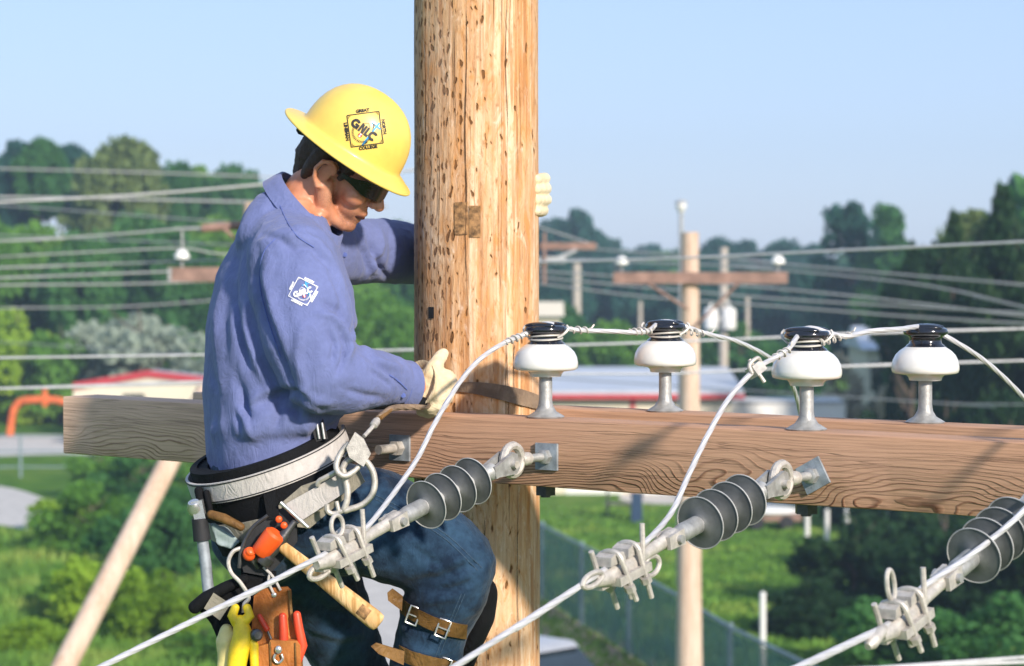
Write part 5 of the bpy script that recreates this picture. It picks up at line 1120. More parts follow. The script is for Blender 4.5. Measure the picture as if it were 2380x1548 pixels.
# ---- climbing-iron straps and pad on the bent leg
irons = thing('climbing_irons', 'brown leather climbing-iron straps buckled round the worker\'s bent shin', 'climbing gear', at(1005, 1480, 5.2))
def leg_ribbon(pts, wpx, th=0.0045, lift=0.003):
    rows = []
    up2 = []
    top = on_surface([(x, y - wpx / 2) for x, y in pts], jeans_bv, lift, 6); bot = on_surface([(x, y + wpx / 2) for x, y in pts], jeans_bv, lift, 6)
    n = min(len(top), len(bot)); mb = MB(); vs = []; fs = []
    for i in range(n):
        nn = Vector((0, -1, 0)); vs += [top[i], bot[i], bot[i] + nn * th, top[i] + nn * th]
    for i in range(n - 1):
        for j in range(4): j2 = (j + 1) % 4; fs.append((i * 4 + j, i * 4 + j2, i * 4 + 4 + j2, i * 4 + 4 + j))
    fs += [(0, 1, 2, 3), tuple((n - 1) * 4 + q for q in (3, 2, 1, 0))]; return mb.add(vs, fs)
st1 = [(928, 1402), (960, 1424), (995, 1442), (1030, 1456), (1065, 1464), (1085, 1467)]
part('leather_strap', leg_ribbon(st1, 34), 'leather_brown', irons)
part('strap_tail', quadstrip([at(900, 1378, 5.13), at(912, 1368, 5.13), at(936, 1386, 5.14), at(934, 1420, 5.14), at(902, 1396, 5.13)], 0.005), 'leather_brown', irons)
st2 = [(930, 1516), (965, 1531), (1000, 1540), (1040, 1548), (1060, 1552)]
part('leather_strap', leg_ribbon(st2, 34), 'leather_brown', irons)
part('strap_tail', quadstrip([at(862, 1502, 5.12), at(874, 1494, 5.12), at(940, 1514, 5.15), at(938, 1546, 5.15), at(880, 1520, 5.12)], 0.005), 'leather_brown', irons)
for (x, y) in ((967, 1428), (1030, 1456), (1028, 1546)):
    q = on_surface([(x, y), (x + 1, y)], jeans_bv, 0.009, 1)
    if q:
        c = q[0]; a1 = Vector((.93, 0, -.36)); a2 = Vector((.36, 0, .93)); pts = [c + a1 * (sx_ * .012) + a2 * (sy * .019) for sx_, sy in ((-1, -1), (1, -1), (1, 1), (-1, 1))]
        bk_ = MB().tube([p for a0, b0 in zip(pts, pts[1:] + pts[:1]) for p in (a0, (a0 + b0) / 2)], .0024, 8, closed=True).tube([c - a1 * .012, c + a1 * .016], .0018, 6)
        part('buckle', bk_, 'chrome', irons)
pad_me = remeshed(MB().limb([at(1126, 1385, 5.28), at(1118, 1430, 5.29), at(1092, 1490, 5.31), at(1066, 1560, 5.33)], [(.030, .045), (.032, .05), (.030, .05), (.028, .045)], 16, flatdir=(1, 0, 0)), 0.006, 3)
link('shin_pad', pad_me, 'nylon', irons)
part('steel_shank', MB().box(at(1040, 1640, 5.30), (.006, .018, .16)), 'galv_blue', irons)
# ================================================================= ground and setting
def ground_mat():
    m, nt, p, o = newmat('meadow_ground'); v = mapping(nt, coord='Object')
    n1 = noise_t(nt, v, 0.12, 5, 0.6); n2 = noise_t(nt, v, 0.8, 5, 0.65); n3 = noise_t(nt, v, 6, 4, 0.7)
    c = ramp(nt, math_n(nt, 'MULTIPLY_ADD', n2, 0.5, math_n(nt, 'MULTIPLY', n1, 0.5)), [(0.36, (0.055, 0.135, 0.016)), (0.50, (0.105, 0.225, 0.024)), (0.62, (0.19, 0.290, 0.050)), (0.72, (0.32, 0.30, 0.12))])
    c = mix(nt, 0.6, c, ramp(nt, n3, [(0.3, (0.5,) * 3), (0.65, (1, 1, 1))]), 'MULTIPLY')
    nt.links.new(c, p.inputs['Base Color']); p.inputs['Roughness'].default_value = 0.95; p.inputs['Specular IOR Level'].default_value = 0.1
    bump(nt, p, n3, 0.8, 0.15); return m
M['ground'] = ground_mat()
M['gravel'] = simple('pale_gravel', (0.52, 0.49, 0.45), 0.95, 0, 0.18, 2.5, 0.4, coord='Object')
M['dirt'] = simple('bare_dirt', (0.34, 0.26, 0.17), 0.95, 0, 0.3, 1.2, 0.4)
g = MB(); n = 90; xs = np.linspace(-900, 900, n); ysg = np.concatenate([np.linspace(-60, 200, 60), np.linspace(210, 2600, 30)])
vs = []; fs = []
for y in ysg:
    for x in xs: vs.append((x, y, 0.35 * mnoise.noise(Vector((x * 0.02, y * 0.02, 3))) if y > 130 else 0.0))
for i in range(len(ysg) - 1):
    for j in range(n - 1): a = i * n + j; fs.append((a, a + 1, a + n + 1, a + n))
structure('ground', g.add(vs, fs), 'ground', 'green meadow running back to the trees')
def ground_patch(name, pts, mat, z, label):
    P = [ground_at(x, y) for x, y in pts]; Q = spline(P + [P[0]], 6)[:-1]
    mb = MB().add([(q.x, q.y, z) for q in Q], [tuple(range(len(Q)))]); o = structure(name, mb, mat, label); return o
ground_patch('gravel_lot', [(-400, 1010), (190, 1012), (330, 1035), (260, 1062), (150, 1056), (-400, 1066)], 'gravel', 0.004, 'pale gravel yard beyond the bushes')
ground_patch('gravel_path', [(-300, 1110), (-40, 1125), (80, 1150), (150, 1195), (120, 1240), (30, 1225), (-60, 1215), (-300, 1215)], 'gravel', 0.004, 'pale gravel path by the bushes')
ground_patch('concrete_apron', [(640, 1330), (930, 1330), (1010, 1420), (960, 1640), (700, 1660), (640, 1500)], 'gravel', 0.004, 'pale concrete apron below the worker')
ground_patch('dirt_strip', [(1180, 1375), (1265, 1390), (1330, 1430), (1450, 1490), (1560, 1560), (1700, 1640), (1500, 1680), (1290, 1500), (1200, 1440)], 'dirt', 0.004, 'bare dirt along the fence')
ground_patch('gravel_yard', [(1480, 1125), (1980, 1130), (2080, 1150), (1960, 1172), (1470, 1168)], 'gravel', 0.004, 'pale yard beside the long building')
# grass tufts
gm, gnt, gp_, go_ = newmat('grass_blades'); oi = noise_t(gnt, mapping(gnt), 0.35, 4); gnt.links.new(ramp(gnt, oi, [(0.34, (0.050, 0.135, 0.014)), (0.5, (0.105, 0.235, 0.024)), (0.68, (0.24, 0.32, 0.055))]), gp_.inputs['Base Color']); gp_.inputs['Roughness'].default_value = 0.8; M['grass'] = gm
def scatter_grass(n, region, h0, h1):
    vs = np.empty((n * 3, 3)); 
    px = rng.uniform(region[0], region[1], n); py = rng.uniform(region[2], region[3], n)
    for i in range(n):
        p = ground_at(px[i], py[i]); h = rng.uniform(h0, h1); a = rng.uniform(0, 6.283); w = 0.035 + 0.03 * rng.random(); l = rng.normal(0, 0.3 * h, 2)
        vs[3 * i] = (p.x - w * math.cos(a), p.y - w * math.sin(a), 0); vs[3 * i + 1] = (p.x + w * math.cos(a), p.y + w * math.sin(a), 0); vs[3 * i + 2] = (p.x + l[0], p.y + l[1], h)
    return vs
gv = np.concatenate([scatter_grass(22000, (1230, 2450, 1175, 1600), 0.04, 0.13), scatter_grass(20000, (-80, 640, 1245, 1600), 0.12, 0.45)])
me = bpy.data.meshes.new('grass'); me.from_pydata(gv.tolist(), [], [(3 * i, 3 * i + 1, 3 * i + 2) for i in range(len(gv) // 3)]); me.update()
tag(link('grass', me, 'grass'), 'rough green grass of the meadow', 'grass', None, 'stuff')

# ================================================================= trees
def leaf_mat(name, lo, mid, hi):
    m, nt, p, o = newmat(name)
    oi = nt.nodes.new('ShaderNodeObjectInfo'); v = mapping(nt); n1 = noise_t(nt, v, 0.55, 4, 0.6); n2 = noise_t(nt, v, 3.5, 2)
    f = math_n(nt, 'ADD', math_n(nt, 'MULTIPLY_ADD', n1, 0.6, 0.08), math_n(nt, 'MULTIPLY', n2, 0.25)); f = math_n(nt, 'ADD', f, math_n(nt, 'MULTIPLY_ADD', oi.outputs['Random'], 0.16, -0.08))
    c = ramp(nt, f, [(0.30, lo), (0.52, mid), (0.74, hi)]); nt.links.new(c, p.inputs['Base Color']); p.inputs['Roughness'].default_value = 0.7; p.inputs['Specular IOR Level'].default_value = 0.2
    tr = nt.nodes.new('ShaderNodeBsdfTranslucent'); nt.links.new(c, tr.inputs[0]); ms = nt.nodes.new('ShaderNodeMixShader'); ms.inputs[0].default_value = 0.38
    nt.links.new(p.outputs[0], ms.inputs[1]); nt.links.new(tr.outputs[0], ms.inputs[2]); nt.links.new(ms.outputs[0], o.inputs[0]); return m
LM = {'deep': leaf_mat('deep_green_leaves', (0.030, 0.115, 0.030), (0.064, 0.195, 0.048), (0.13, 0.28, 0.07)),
      'mid': leaf_mat('mid_green_leaves', (0.065, 0.185, 0.026), (0.13, 0.295, 0.042), (0.24, 0.39, 0.075)),
      'olive': leaf_mat('olive_leaves', (0.100, 0.160, 0.050), (0.175, 0.245, 0.080), (0.27, 0.32, 0.12)),
      'silver': leaf_mat('silver_green_leaves', (0.24, 0.31, 0.24), (0.38, 0.45, 0.36), (0.50, 0.56, 0.46)),
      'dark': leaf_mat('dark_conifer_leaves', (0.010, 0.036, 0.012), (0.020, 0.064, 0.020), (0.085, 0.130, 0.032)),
      'lime': leaf_mat('yellow_green_leaves', (0.14, 0.27, 0.022), (0.27, 0.44, 0.036), (0.44, 0.55, 0.065)),
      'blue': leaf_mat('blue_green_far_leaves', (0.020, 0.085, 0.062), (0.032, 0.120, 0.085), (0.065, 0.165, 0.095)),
      'cream': leaf_mat('cream_blossom', (0.10, 0.14, 0.06), (0.50, 0.46, 0.33), (0.72, 0.66, 0.52))}
M['bark'] = simple('bark', (0.10, 0.075, 0.055), 0.9, 0, 0.3, 6, 0.5)
def crown_mesh(name, seed, kind='round', nclump=34, per=150, leaf=0.34):
    """unit crown: height 1 (z 0..1), radius about 0.5, built of leaf faces on many clumps"""
    r = np.random.default_rng(seed); V = []; 
    for k in range(nclump):
        if kind == 'round':
            d = r.normal(size=3); d /= np.linalg.norm(d); rad = r.uniform(0.35, 1.0) ** 0.6; z = 0.52 + 0.40 * d[2] * rad; w = 0.40 * rad * math.sqrt(max(0.05, 1 - ((z - 0.45) / 0.62) ** 2)); c = np.array([d[0] * w, d[1] * w, z]); cr = r.uniform(0.085, 0.17)
        elif kind == 'column':
            z = r.uniform(0.06, 0.97); a = r.uniform(0, 6.283); w = 0.30 * math.sin(math.pi * min(1, 0.18 + z * 0.80)) ** 0.7 * r.uniform(0.3, 1); c = np.array([w * math.cos(a), w * math.sin(a), z]); cr = r.uniform(0.06, 0.12)
        elif kind == 'cone':
            z = r.uniform(0.03, 1.0) ** 1.2; a = r.uniform(0, 6.283); w = 0.46 * (1 - z) ** 0.85 * r.uniform(0.55, 1.05); c = np.array([w * math.cos(a), w * math.sin(a), z * 0.98]); cr = r.uniform(0.05, 0.10) * (1.15 - 0.6 * z)
        else:  # bush
            a = r.uniform(0, 6.283); w = 0.42 * r.uniform(0, 1) ** 0.5; z = r.uniform(0.05, 0.9) * (1 - (w / 0.5) ** 2 * 0.7); c = np.array([w * math.cos(a), w * math.sin(a), z]); cr = r.uniform(0.10, 0.18)
        d = r.normal(size=(per, 3)); d /= np.linalg.norm(d, axis=1)[:, None]; q = c + d * cr * (r.uniform(0.25, 1.05, (per, 1)) ** 0.5) * np.array([1, 1, 0.8])
        u = r.normal(size=(per, 3)); u /= np.linalg.norm(u, axis=1)[:, None]; w2 = np.cross(u, r.normal(size=(per, 3))); w2 /= np.linalg.norm(w2, axis=1)[:, None]
        s = leaf * 0.1 * r.uniform(0.55, 1.25, (per, 1)); V.append(np.stack([q - u * s, q + w2 * s * 0.6, q + u * s, q - w2 * s * 0.6], 1).reshape(-1, 3))
    V = np.concatenate(V); V[:, 2] = np.maximum(V[:, 2], 0.005); nq = len(V) // 4; me = bpy.data.meshes.new(name); me.from_pydata(V.tolist(), [], [(4 * i, 4 * i + 1, 4 * i + 2, 4 * i + 3) for i in range(nq)]); me.update(); return me
def trunk_mesh(name, seed, h=1.0):
    r = random.Random(seed); mb = MB(); mb.tube([(0, 0, 0), (0.01, 0, .25), (-.01, .01, .5), (0.005, 0, .85)], [.032, .024, .017, .006], 8)
    for k in range(7):
        z = r.uniform(.25, .7); a = r.uniform(0, 6.283); L = r.uniform(.2, .34); mb.tube([(0, 0, z), (L * .5 * math.cos(a), L * .5 * math.sin(a), z + .08), (L * math.cos(a), L * math.sin(a), z + .2)], [.012, .008, .003], 6)
    return mb.mesh(name)
CROWN = {('round', k): (crown_mesh('crown_round', 10 + k, 'round', 80, 150, 0.34), trunk_mesh('trunk', k)) for k in range(3)}
CROWN.update({('column', k): (crown_mesh('crown_column', 20 + k, 'column', 46, 150, 0.26), trunk_mesh('trunk', 5 + k)) for k in range(2)})
CROWN.update({('cone', k): (crown_mesh('crown_cone', 30 + k, 'cone', 90, 110, 0.24), trunk_mesh('trunk', 8 + k)) for k in range(2)})
CROWN.update({('bush', k): (crown_mesh('crown_bush', 40 + k, 'bush', 30, 170, 0.36), trunk_mesh('trunk', 12 + k)) for k in range(3)})
MESHMAT = {}
def tinted(me, lm):
    key = (me.name, lm)
    if key not in MESHMAT:
        c = me.copy(); c.materials.clear(); c.materials.append(LM[lm]); MESHMAT[key] = c
    return MESHMAT[key]
for c_, t_ in CROWN.values(): t_.materials.append(M['bark'])
def tree(px, top, Y, wpx, kind, lm, label, name='tree', cat='tree', group=None, base_z=0.0, k=None):
    p = at(px, top, Y); h = p.z - base_z; w = wpx * Y / FPX
    k = random.randrange(3 if kind in ('round', 'bush') else 2) if k is None else k
    cm, tm = CROWN[(kind, k)]
    r = thing(name, label, cat, (p.x, Y, base_z), group, (0, 0, random.uniform(0, 6.28)))
    sx_ = w / (0.84 if kind in ('round', 'cone') else 0.62 if kind == 'column' else 0.9)
    cz = min(h, 1.75 * w) if kind == 'round' else h
    c = link('crown', tinted(cm, lm), None, r, world=False); c.scale = (sx_, sx_, cz); c.location = (0, 0, h - cz)
    t = link('trunk', tm, None, r, world=False); t.scale = (min(sx_, h) * 0.9, min(sx_, h) * 0.9, h * 0.95); return r
WL = 'trees of the wood on the left'; WR = 'trees of the far wood'; WD = 'tall dark trees on the right'
left_back = [(-60, 330, 165, 200, 'deep', 'at the picture\'s left edge, cut by the frame'), (30, 318, 160, 150, 'blue', 'first crown in from the left edge'), (95, 305, 158, 130, 'deep', 'second crown in from the left edge'), (170, 318, 165, 130, 'blue', 'in the notch left of the big olive tree'), (275, 292, 150, 230, 'olive', 'tallest and broadest of the left wood'),
    (400, 360, 158, 130, 'deep', 'just right of the big olive tree'), (460, 378, 165, 120, 'mid', 'third step down right of the olive tree'), (525, 366, 160, 130, 'deep', 'rounded crown left of the worker\'s collar'), (590, 388, 168, 140, 'deep', 'touching the worker\'s collar'), (665, 405, 170, 140, 'deep', 'behind the worker\'s neck')]
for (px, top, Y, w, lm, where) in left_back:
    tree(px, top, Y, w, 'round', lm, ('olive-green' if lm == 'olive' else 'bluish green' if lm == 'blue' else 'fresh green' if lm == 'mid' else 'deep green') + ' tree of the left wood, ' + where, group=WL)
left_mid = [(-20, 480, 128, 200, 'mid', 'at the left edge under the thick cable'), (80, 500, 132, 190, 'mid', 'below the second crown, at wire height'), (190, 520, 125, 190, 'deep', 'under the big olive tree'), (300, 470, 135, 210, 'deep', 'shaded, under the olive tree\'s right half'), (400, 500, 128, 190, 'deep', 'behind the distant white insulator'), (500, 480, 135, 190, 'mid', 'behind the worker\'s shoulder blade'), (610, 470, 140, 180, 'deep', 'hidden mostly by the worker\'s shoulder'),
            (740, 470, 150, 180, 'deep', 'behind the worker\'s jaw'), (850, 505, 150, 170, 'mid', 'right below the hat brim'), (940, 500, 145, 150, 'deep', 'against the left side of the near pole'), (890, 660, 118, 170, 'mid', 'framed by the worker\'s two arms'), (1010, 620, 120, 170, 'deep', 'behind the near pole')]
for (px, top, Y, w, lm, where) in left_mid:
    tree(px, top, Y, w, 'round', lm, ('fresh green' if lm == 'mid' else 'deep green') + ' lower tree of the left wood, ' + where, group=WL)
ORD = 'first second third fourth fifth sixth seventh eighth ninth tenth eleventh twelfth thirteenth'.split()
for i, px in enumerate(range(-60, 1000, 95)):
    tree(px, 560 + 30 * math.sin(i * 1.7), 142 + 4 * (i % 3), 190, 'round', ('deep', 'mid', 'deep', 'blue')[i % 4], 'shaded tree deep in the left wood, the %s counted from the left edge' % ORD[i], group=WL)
for i, px in enumerate(range(-40, 700, 120)):
    tree(px, 640 + 25 * math.sin(i * 2.3), 130, 200, 'bush', ('mid', 'deep')[i % 2], 'leafy undergrowth clump at the foot of the left wood, the %s from the left' % ORD[i], 'bush', 'bush', 'undergrowth of the left wood')
tree(325, 650, 120, 350, 'bush', 'silver', 'pale silver-green bushy tree left of the worker\'s back', 'silver_tree', k=0)
for (px, top, Y, w, lm, where) in [(40, 665, 122, 230, 'lime', 'at the left edge beside the silver tree'), (140, 700, 121, 200, 'mid', 'at the silver tree\'s left foot'), (-60, 720, 123, 220, 'mid', 'cut by the left edge'), (470, 720, 126, 180, 'mid', 'at the silver tree\'s right side'), (820, 760, 104, 200, 'mid', 'behind the worker\'s elbow'), (930, 740, 106, 170, 'mid', 'beside the near pole')]:
    tree(px, top, Y, w, 'bush', lm, 'leafy green bush ' + where, 'bush', 'bush', 'bushes before the left wood')
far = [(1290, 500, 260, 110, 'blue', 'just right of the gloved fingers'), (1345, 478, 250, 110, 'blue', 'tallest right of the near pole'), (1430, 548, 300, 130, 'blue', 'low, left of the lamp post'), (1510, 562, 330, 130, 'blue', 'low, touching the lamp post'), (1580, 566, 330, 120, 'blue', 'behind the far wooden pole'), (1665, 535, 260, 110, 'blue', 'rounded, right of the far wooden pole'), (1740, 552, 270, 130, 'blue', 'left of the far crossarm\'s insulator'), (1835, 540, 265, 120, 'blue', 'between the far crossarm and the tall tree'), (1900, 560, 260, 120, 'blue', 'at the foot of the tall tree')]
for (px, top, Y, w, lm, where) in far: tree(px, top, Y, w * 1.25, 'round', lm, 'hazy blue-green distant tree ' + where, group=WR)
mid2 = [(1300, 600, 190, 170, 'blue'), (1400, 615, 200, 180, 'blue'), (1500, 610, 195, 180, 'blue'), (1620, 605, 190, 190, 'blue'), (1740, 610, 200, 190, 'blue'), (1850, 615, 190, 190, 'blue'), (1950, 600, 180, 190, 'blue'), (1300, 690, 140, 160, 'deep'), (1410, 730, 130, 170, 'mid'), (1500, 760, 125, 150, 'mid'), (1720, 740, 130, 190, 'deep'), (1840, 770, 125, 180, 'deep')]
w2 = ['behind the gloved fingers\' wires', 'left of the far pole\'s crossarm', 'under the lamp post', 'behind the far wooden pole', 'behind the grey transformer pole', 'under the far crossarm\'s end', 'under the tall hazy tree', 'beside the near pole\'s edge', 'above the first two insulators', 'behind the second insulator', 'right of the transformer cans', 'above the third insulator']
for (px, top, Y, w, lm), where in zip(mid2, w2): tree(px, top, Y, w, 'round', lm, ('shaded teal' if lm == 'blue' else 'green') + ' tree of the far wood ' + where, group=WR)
for (px, top, Y, w, kind, lm, where) in [(1985, 462, 150, 215, 'column', 'blue', 'hazy, left of the pair'), (2062, 488, 145, 190, 'column', 'deep', 'right of the tall hazy one')]:
    tree(px, top, Y, w, kind, lm, 'tall narrow tree above the third insulator, ' + where, group=WD)
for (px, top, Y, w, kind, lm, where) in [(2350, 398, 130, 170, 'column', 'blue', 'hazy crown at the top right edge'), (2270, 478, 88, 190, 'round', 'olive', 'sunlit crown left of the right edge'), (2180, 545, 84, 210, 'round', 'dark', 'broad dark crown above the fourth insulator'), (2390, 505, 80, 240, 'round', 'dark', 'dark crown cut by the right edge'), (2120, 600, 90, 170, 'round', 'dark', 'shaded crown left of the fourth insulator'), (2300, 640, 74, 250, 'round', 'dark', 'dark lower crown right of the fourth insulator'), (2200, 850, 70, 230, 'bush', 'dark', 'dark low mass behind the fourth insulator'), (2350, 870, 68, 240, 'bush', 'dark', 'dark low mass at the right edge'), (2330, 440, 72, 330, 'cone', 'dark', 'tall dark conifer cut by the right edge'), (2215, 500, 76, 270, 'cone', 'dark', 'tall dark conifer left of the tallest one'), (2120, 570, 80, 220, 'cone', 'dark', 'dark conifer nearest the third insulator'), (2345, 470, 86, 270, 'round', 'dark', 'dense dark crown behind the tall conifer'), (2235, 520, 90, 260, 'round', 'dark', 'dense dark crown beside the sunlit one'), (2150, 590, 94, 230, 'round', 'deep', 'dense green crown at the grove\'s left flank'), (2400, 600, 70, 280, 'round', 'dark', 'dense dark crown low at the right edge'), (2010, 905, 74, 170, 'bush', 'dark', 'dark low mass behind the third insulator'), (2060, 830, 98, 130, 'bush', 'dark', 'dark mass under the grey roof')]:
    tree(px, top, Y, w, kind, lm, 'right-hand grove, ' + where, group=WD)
for (px, top, Y, w) in [(1975, 862, 96, 150), (2075, 872, 92, 110), (1960, 795, 100, 110)]:
    tree(px, top, Y, w, 'bush', 'cream', {1975: 'cream-blossomed shrub low behind the third insulator', 2075: 'cream-blossomed shrub between the third and fourth insulators', 1960: 'cream-blossomed shrub peeping over the wire'}[px], 'flowering_shrub', 'shrub', 'cream flowering shrubs')
# the wood goes on beyond the picture on both sides
lite = crown_mesh('crown_lite', 77, 'round', 40, 60, 0.5); lv = np.empty(len(lite.vertices) * 3); lite.vertices.foreach_get('co', lv); lv = lv.reshape(-1, 3); tv = []
tr_ = random.Random(3)
for (x, y, w, h) in [(-330 + 13 * i, 300 + 25 * tr_.random(), 17, 10.6 if -95 < -330 + 13 * i < 120 else 14) for i in range(54)] + [(-45 - 9 * i, 148 + 12 * tr_.random(), 12, 14 + 3 * tr_.random()) for i in range(9)] + [(24 + 8 * i, 92 + 10 * tr_.random(), 11, 11 + 4 * tr_.random()) for i in range(8)] + [(-40 - 8 * i, 118 + 6 * tr_.random(), 10, 7) for i in range(7)]:
    a = tr_.random() * 6.28; q = np.stack([(lv[:, 0] * math.cos(a) - lv[:, 1] * math.sin(a)) * w / .84 + x, (lv[:, 0] * math.sin(a) + lv[:, 1] * math.cos(a)) * w / .84 + y, lv[:, 2] * h], 1); tv.append(q)
tv = np.concatenate(tv); tme = bpy.data.meshes.new('treeline'); tme.from_pydata(tv.tolist(), [], np.arange(len(tv)).reshape(-1, 4).tolist()); tme.update(); tme.materials.append(LM['deep'])
tlo = link('treeline', tme, None); tlo['kind'] = 'stuff'; tlo['label'] = 'far-off belt of green woodland round the meadow'
# near shrubs low in the picture
for (px, by, Y, w, h, lm, where) in [(330, 0, 60, 250, 2.9, 'deep', 'dark, under the left end of the crossarm'), (210, 0, 66, 230, 2.3, 'mid', 'under the crossarm\'s weathered end'), (440, 0, 62, 200, 2.6, 'deep', 'right behind the leaning pole\'s top'), (250, 0, 52, 260, 2.2, 'lime', 'yellow-green, crossed by the leaning pole'), (380, 0, 50, 200, 2.0, 'lime', 'yellow-green, right of the leaning pole'), (175, 0, 55, 170, 1.5, 'mid', 'left of the leaning pole'), (60, 0, 49, 220, 1.0, 'lime', 'low, at the left edge'), (480, 0, 48, 190, 1.0, 'mid', 'low, behind the black bag'), (235, 0, 82, 190, 2.1, 'mid', 'far one under the crossarm\'s tip'), (330, 0, 78, 200, 2.3, 'deep', 'far one under the middle of the crossarm\'s left part'), (430, 0, 80, 190, 2.2, 'mid', 'far one touching the worker\'s belt'), (150, 0, 72, 170, 1.3, 'lime', 'low one beside the pale path')]:
    p = at(px, 800, Y); tp = 616 + (8 - h) / Y * FPX
    tree(px, tp, Y, w, 'bush', lm, 'shrub in the meadow, ' + where, 'shrub', 'shrub', 'shrubs of the left meadow')
for (px, Y, w, h, lm, where) in [(1985, 56, 300, 2.6, 'dark', 'largest dark shrub beside the third clamp'), (2200, 54, 330, 3.1, 'dark', 'dark shrub behind the third clamp'), (2120, 62, 300, 2.9, 'dark', 'dark shrub under the crossarm'), (2380, 52, 320, 3.4, 'dark', 'dark shrub at the lower right edge'), (1880, 52, 220, 1.5, 'dark', 'low dark shrub reaching into the meadow'), (2100, 47, 320, 1.9, 'deep', 'green shrub at the bottom right'), (2330, 45.5, 330, 2.2, 'deep', 'green shrub in the bottom right corner'), (2290, 64, 260, 3.4, 'olive', 'olive shrub under the crossarm end')]:
    tp = 616 + (8 - h) / Y * FPX; tree(px, tp, Y, w, 'bush', lm, where, 'shrub', 'shrub', 'shrubs of the right bank')

# ================================================================= buildings
M['cream_wall'] = simple('cream_metal_wall', (0.66, 0.60, 0.47), 0.7, 0, 0.05, 1.2); M['red_trim'] = simple('red_metal_trim', (0.42, 0.035, 0.045), 0.5, 0, 0.1, 2)
M['metal_roof'] = simple('pale_metal_roof', (0.52, 0.55, 0.60), 0.45, 0.2, 0.06, 1.0); M['glass'] = simple('dark_window_glass', (0.02, 0.03, 0.035), 0.1, 0, 0.2, 3)
M['white_paint'] = simple('white_paint', (0.72, 0.72, 0.70), 0.6, 0, 0.05, 2); M['grey_paint'] = simple('grey_paint', (0.35, 0.36, 0.37), 0.6, 0, 0.1, 2)
# long metal building behind the insulators (gable roof, ridge along x)
def shed(label, px0, px1, Y, eave_y, ridge_y, depth, name='metal_building', door=None):
    a = at(px0, eave_y, Y); b_ = at(px1, eave_y, Y); rz = at(px0, ridge_y, Y + depth / 2).z; x0, x1, ze = a.x, b_.x, a.z
    r = thing(name, label, 'building', ((x0 + x1) / 2, Y + depth / 2, 0)); w = MB(); h = MB()
    part('wall', MB().box(((x0 + x1) / 2, Y + depth / 2, ze / 2), ((x1 - x0) / 2, depth / 2, ze / 2)).add([(x0, Y, ze), (x0, Y + depth, ze), (x0, Y + depth / 2, rz), (x0 + .2, Y, ze), (x0 + .2, Y + depth, ze), (x0 + .2, Y + depth / 2, rz)], [(0, 1, 2), (3, 5, 4)]).add([(x1 - .2, Y, ze), (x1 - .2, Y + depth, ze), (x1 - .2, Y + depth / 2, rz), (x1, Y, ze), (x1, Y + depth, ze), (x1, Y + depth / 2, rz)], [(0, 1, 2), (3, 5, 4)]), 'cream_wall', r)
    for sgn in (-1, 1):
        ye = Y + depth / 2 + sgn * (depth / 2 + 0.4); yr = Y + depth / 2
        part('roof', MB().add([(x0 - .4, ye, ze + .03), (x1 + .4, ye, ze + .03), (x1 + .4, yr, rz + .1), (x0 - .4, yr, rz + .1), (x0 - .4, ye, ze + .15), (x1 + .4, ye, ze + .15), (x1 + .4, yr, rz + .22), (x0 - .4, yr, rz + .22)], [(0, 1, 2, 3), (4, 7, 6, 5), (0, 4, 5, 1), (3, 2, 6, 7), (0, 3, 7, 4), (1, 5, 6, 2)]), 'metal_roof', r)
    part('eave_trim', MB().box(((x0 + x1) / 2, Y - 0.43, ze - 0.05), ((x1 - x0) / 2 + .42, 0.03, 0.085)), 'red_trim', r)
    n = int((x1 - x0) / 2.2)
    for i in range(n + 1):
        x = x0 + 0.05 + (x1 - x0 - .1) * i / n; part('wall_rib', MB().box((x, Y - 0.012, ze / 2), (0.04, 0.012, ze / 2 - 0.02)), 'cream_wall', r)
    for k in (0.25, 0.68): part('door', MB().box((x0 + (x1 - x0) * k, Y - 0.02, 1.35), (1.0, 0.02, 1.35)), 'white_paint', r)
    part('corner_trim', MB().box((x0 + (x1 - x0) * .46, Y - 0.03, ze / 2), (0.08, 0.02, ze / 2 - .1)), 'red_trim', r)
    return r
shed('long cream metal building with red eave trim and pale roof behind the insulators', 1275, 1700, 84, 917, 866, 12)
# gable-fronted building on the left
def gable(label, px0, px1, pxa, ya, yl, yr_, Y, depth):
    a = at(px0, yl, Y); b_ = at(px1, yr_, Y); ap = at(pxa, ya, Y); r = thing('metal_building', label, 'building', ((a.x + b_.x) / 2, Y, 0)); 
    prof = [(a.x, 0), (b_.x, 0), (b_.x, b_.z), (ap.x, ap.z), (a.x, a.z)]
    part('wall', MB().prism([(x, z) for x, z in prof], (0, Y + depth / 2, 0), (1, 0, 0), (0, 0, 1), depth), 'cream_wall', r)
    for (p, q) in ((a, ap), (ap, b_)):
        d = (q - p); part('gable_trim', MB().add([p + Vector((0, -.12, -.05)), q + Vector((0, -.12, -.05)), q + Vector((0, -.12, .27)), p + Vector((0, -.12, .27)), p + Vector((0, -.11, -.05)), q + Vector((0, -.11, -.05)), q + Vector((0, -.11, .27)), p + Vector((0, -.11, .27))], [(0, 1, 2, 3), (4, 7, 6, 5), (0, 4, 5, 1), (3, 2, 6, 7), (0, 3, 7, 4), (1, 5, 6, 2)]), 'red_trim', r)
        up = Vector((0, 0, .22)); part('roof', MB().add([p + Vector((0, -.1, .02)), q + Vector((0, -.1, .02)), q + Vector((0, depth, .02)), p + Vector((0, depth, .02)), p + up + Vector((0, -.1, 0)), q + up + Vector((0, -.1, 0)), q + up + Vector((0, depth, 0)), p + up + Vector((0, depth, 0))], [(0, 1, 2, 3), (4, 7, 6, 5), (0, 4, 5, 1), (3, 2, 6, 7), (0, 3, 7, 4), (1, 5, 6, 2)]), 'metal_roof', r)
    for k in (0.3, 0.7): part('window', MB().box((a.x + (b_.x - a.x) * k, Y - .03, 1.6), (.5, .03, .4)), 'glass', r)
    return r
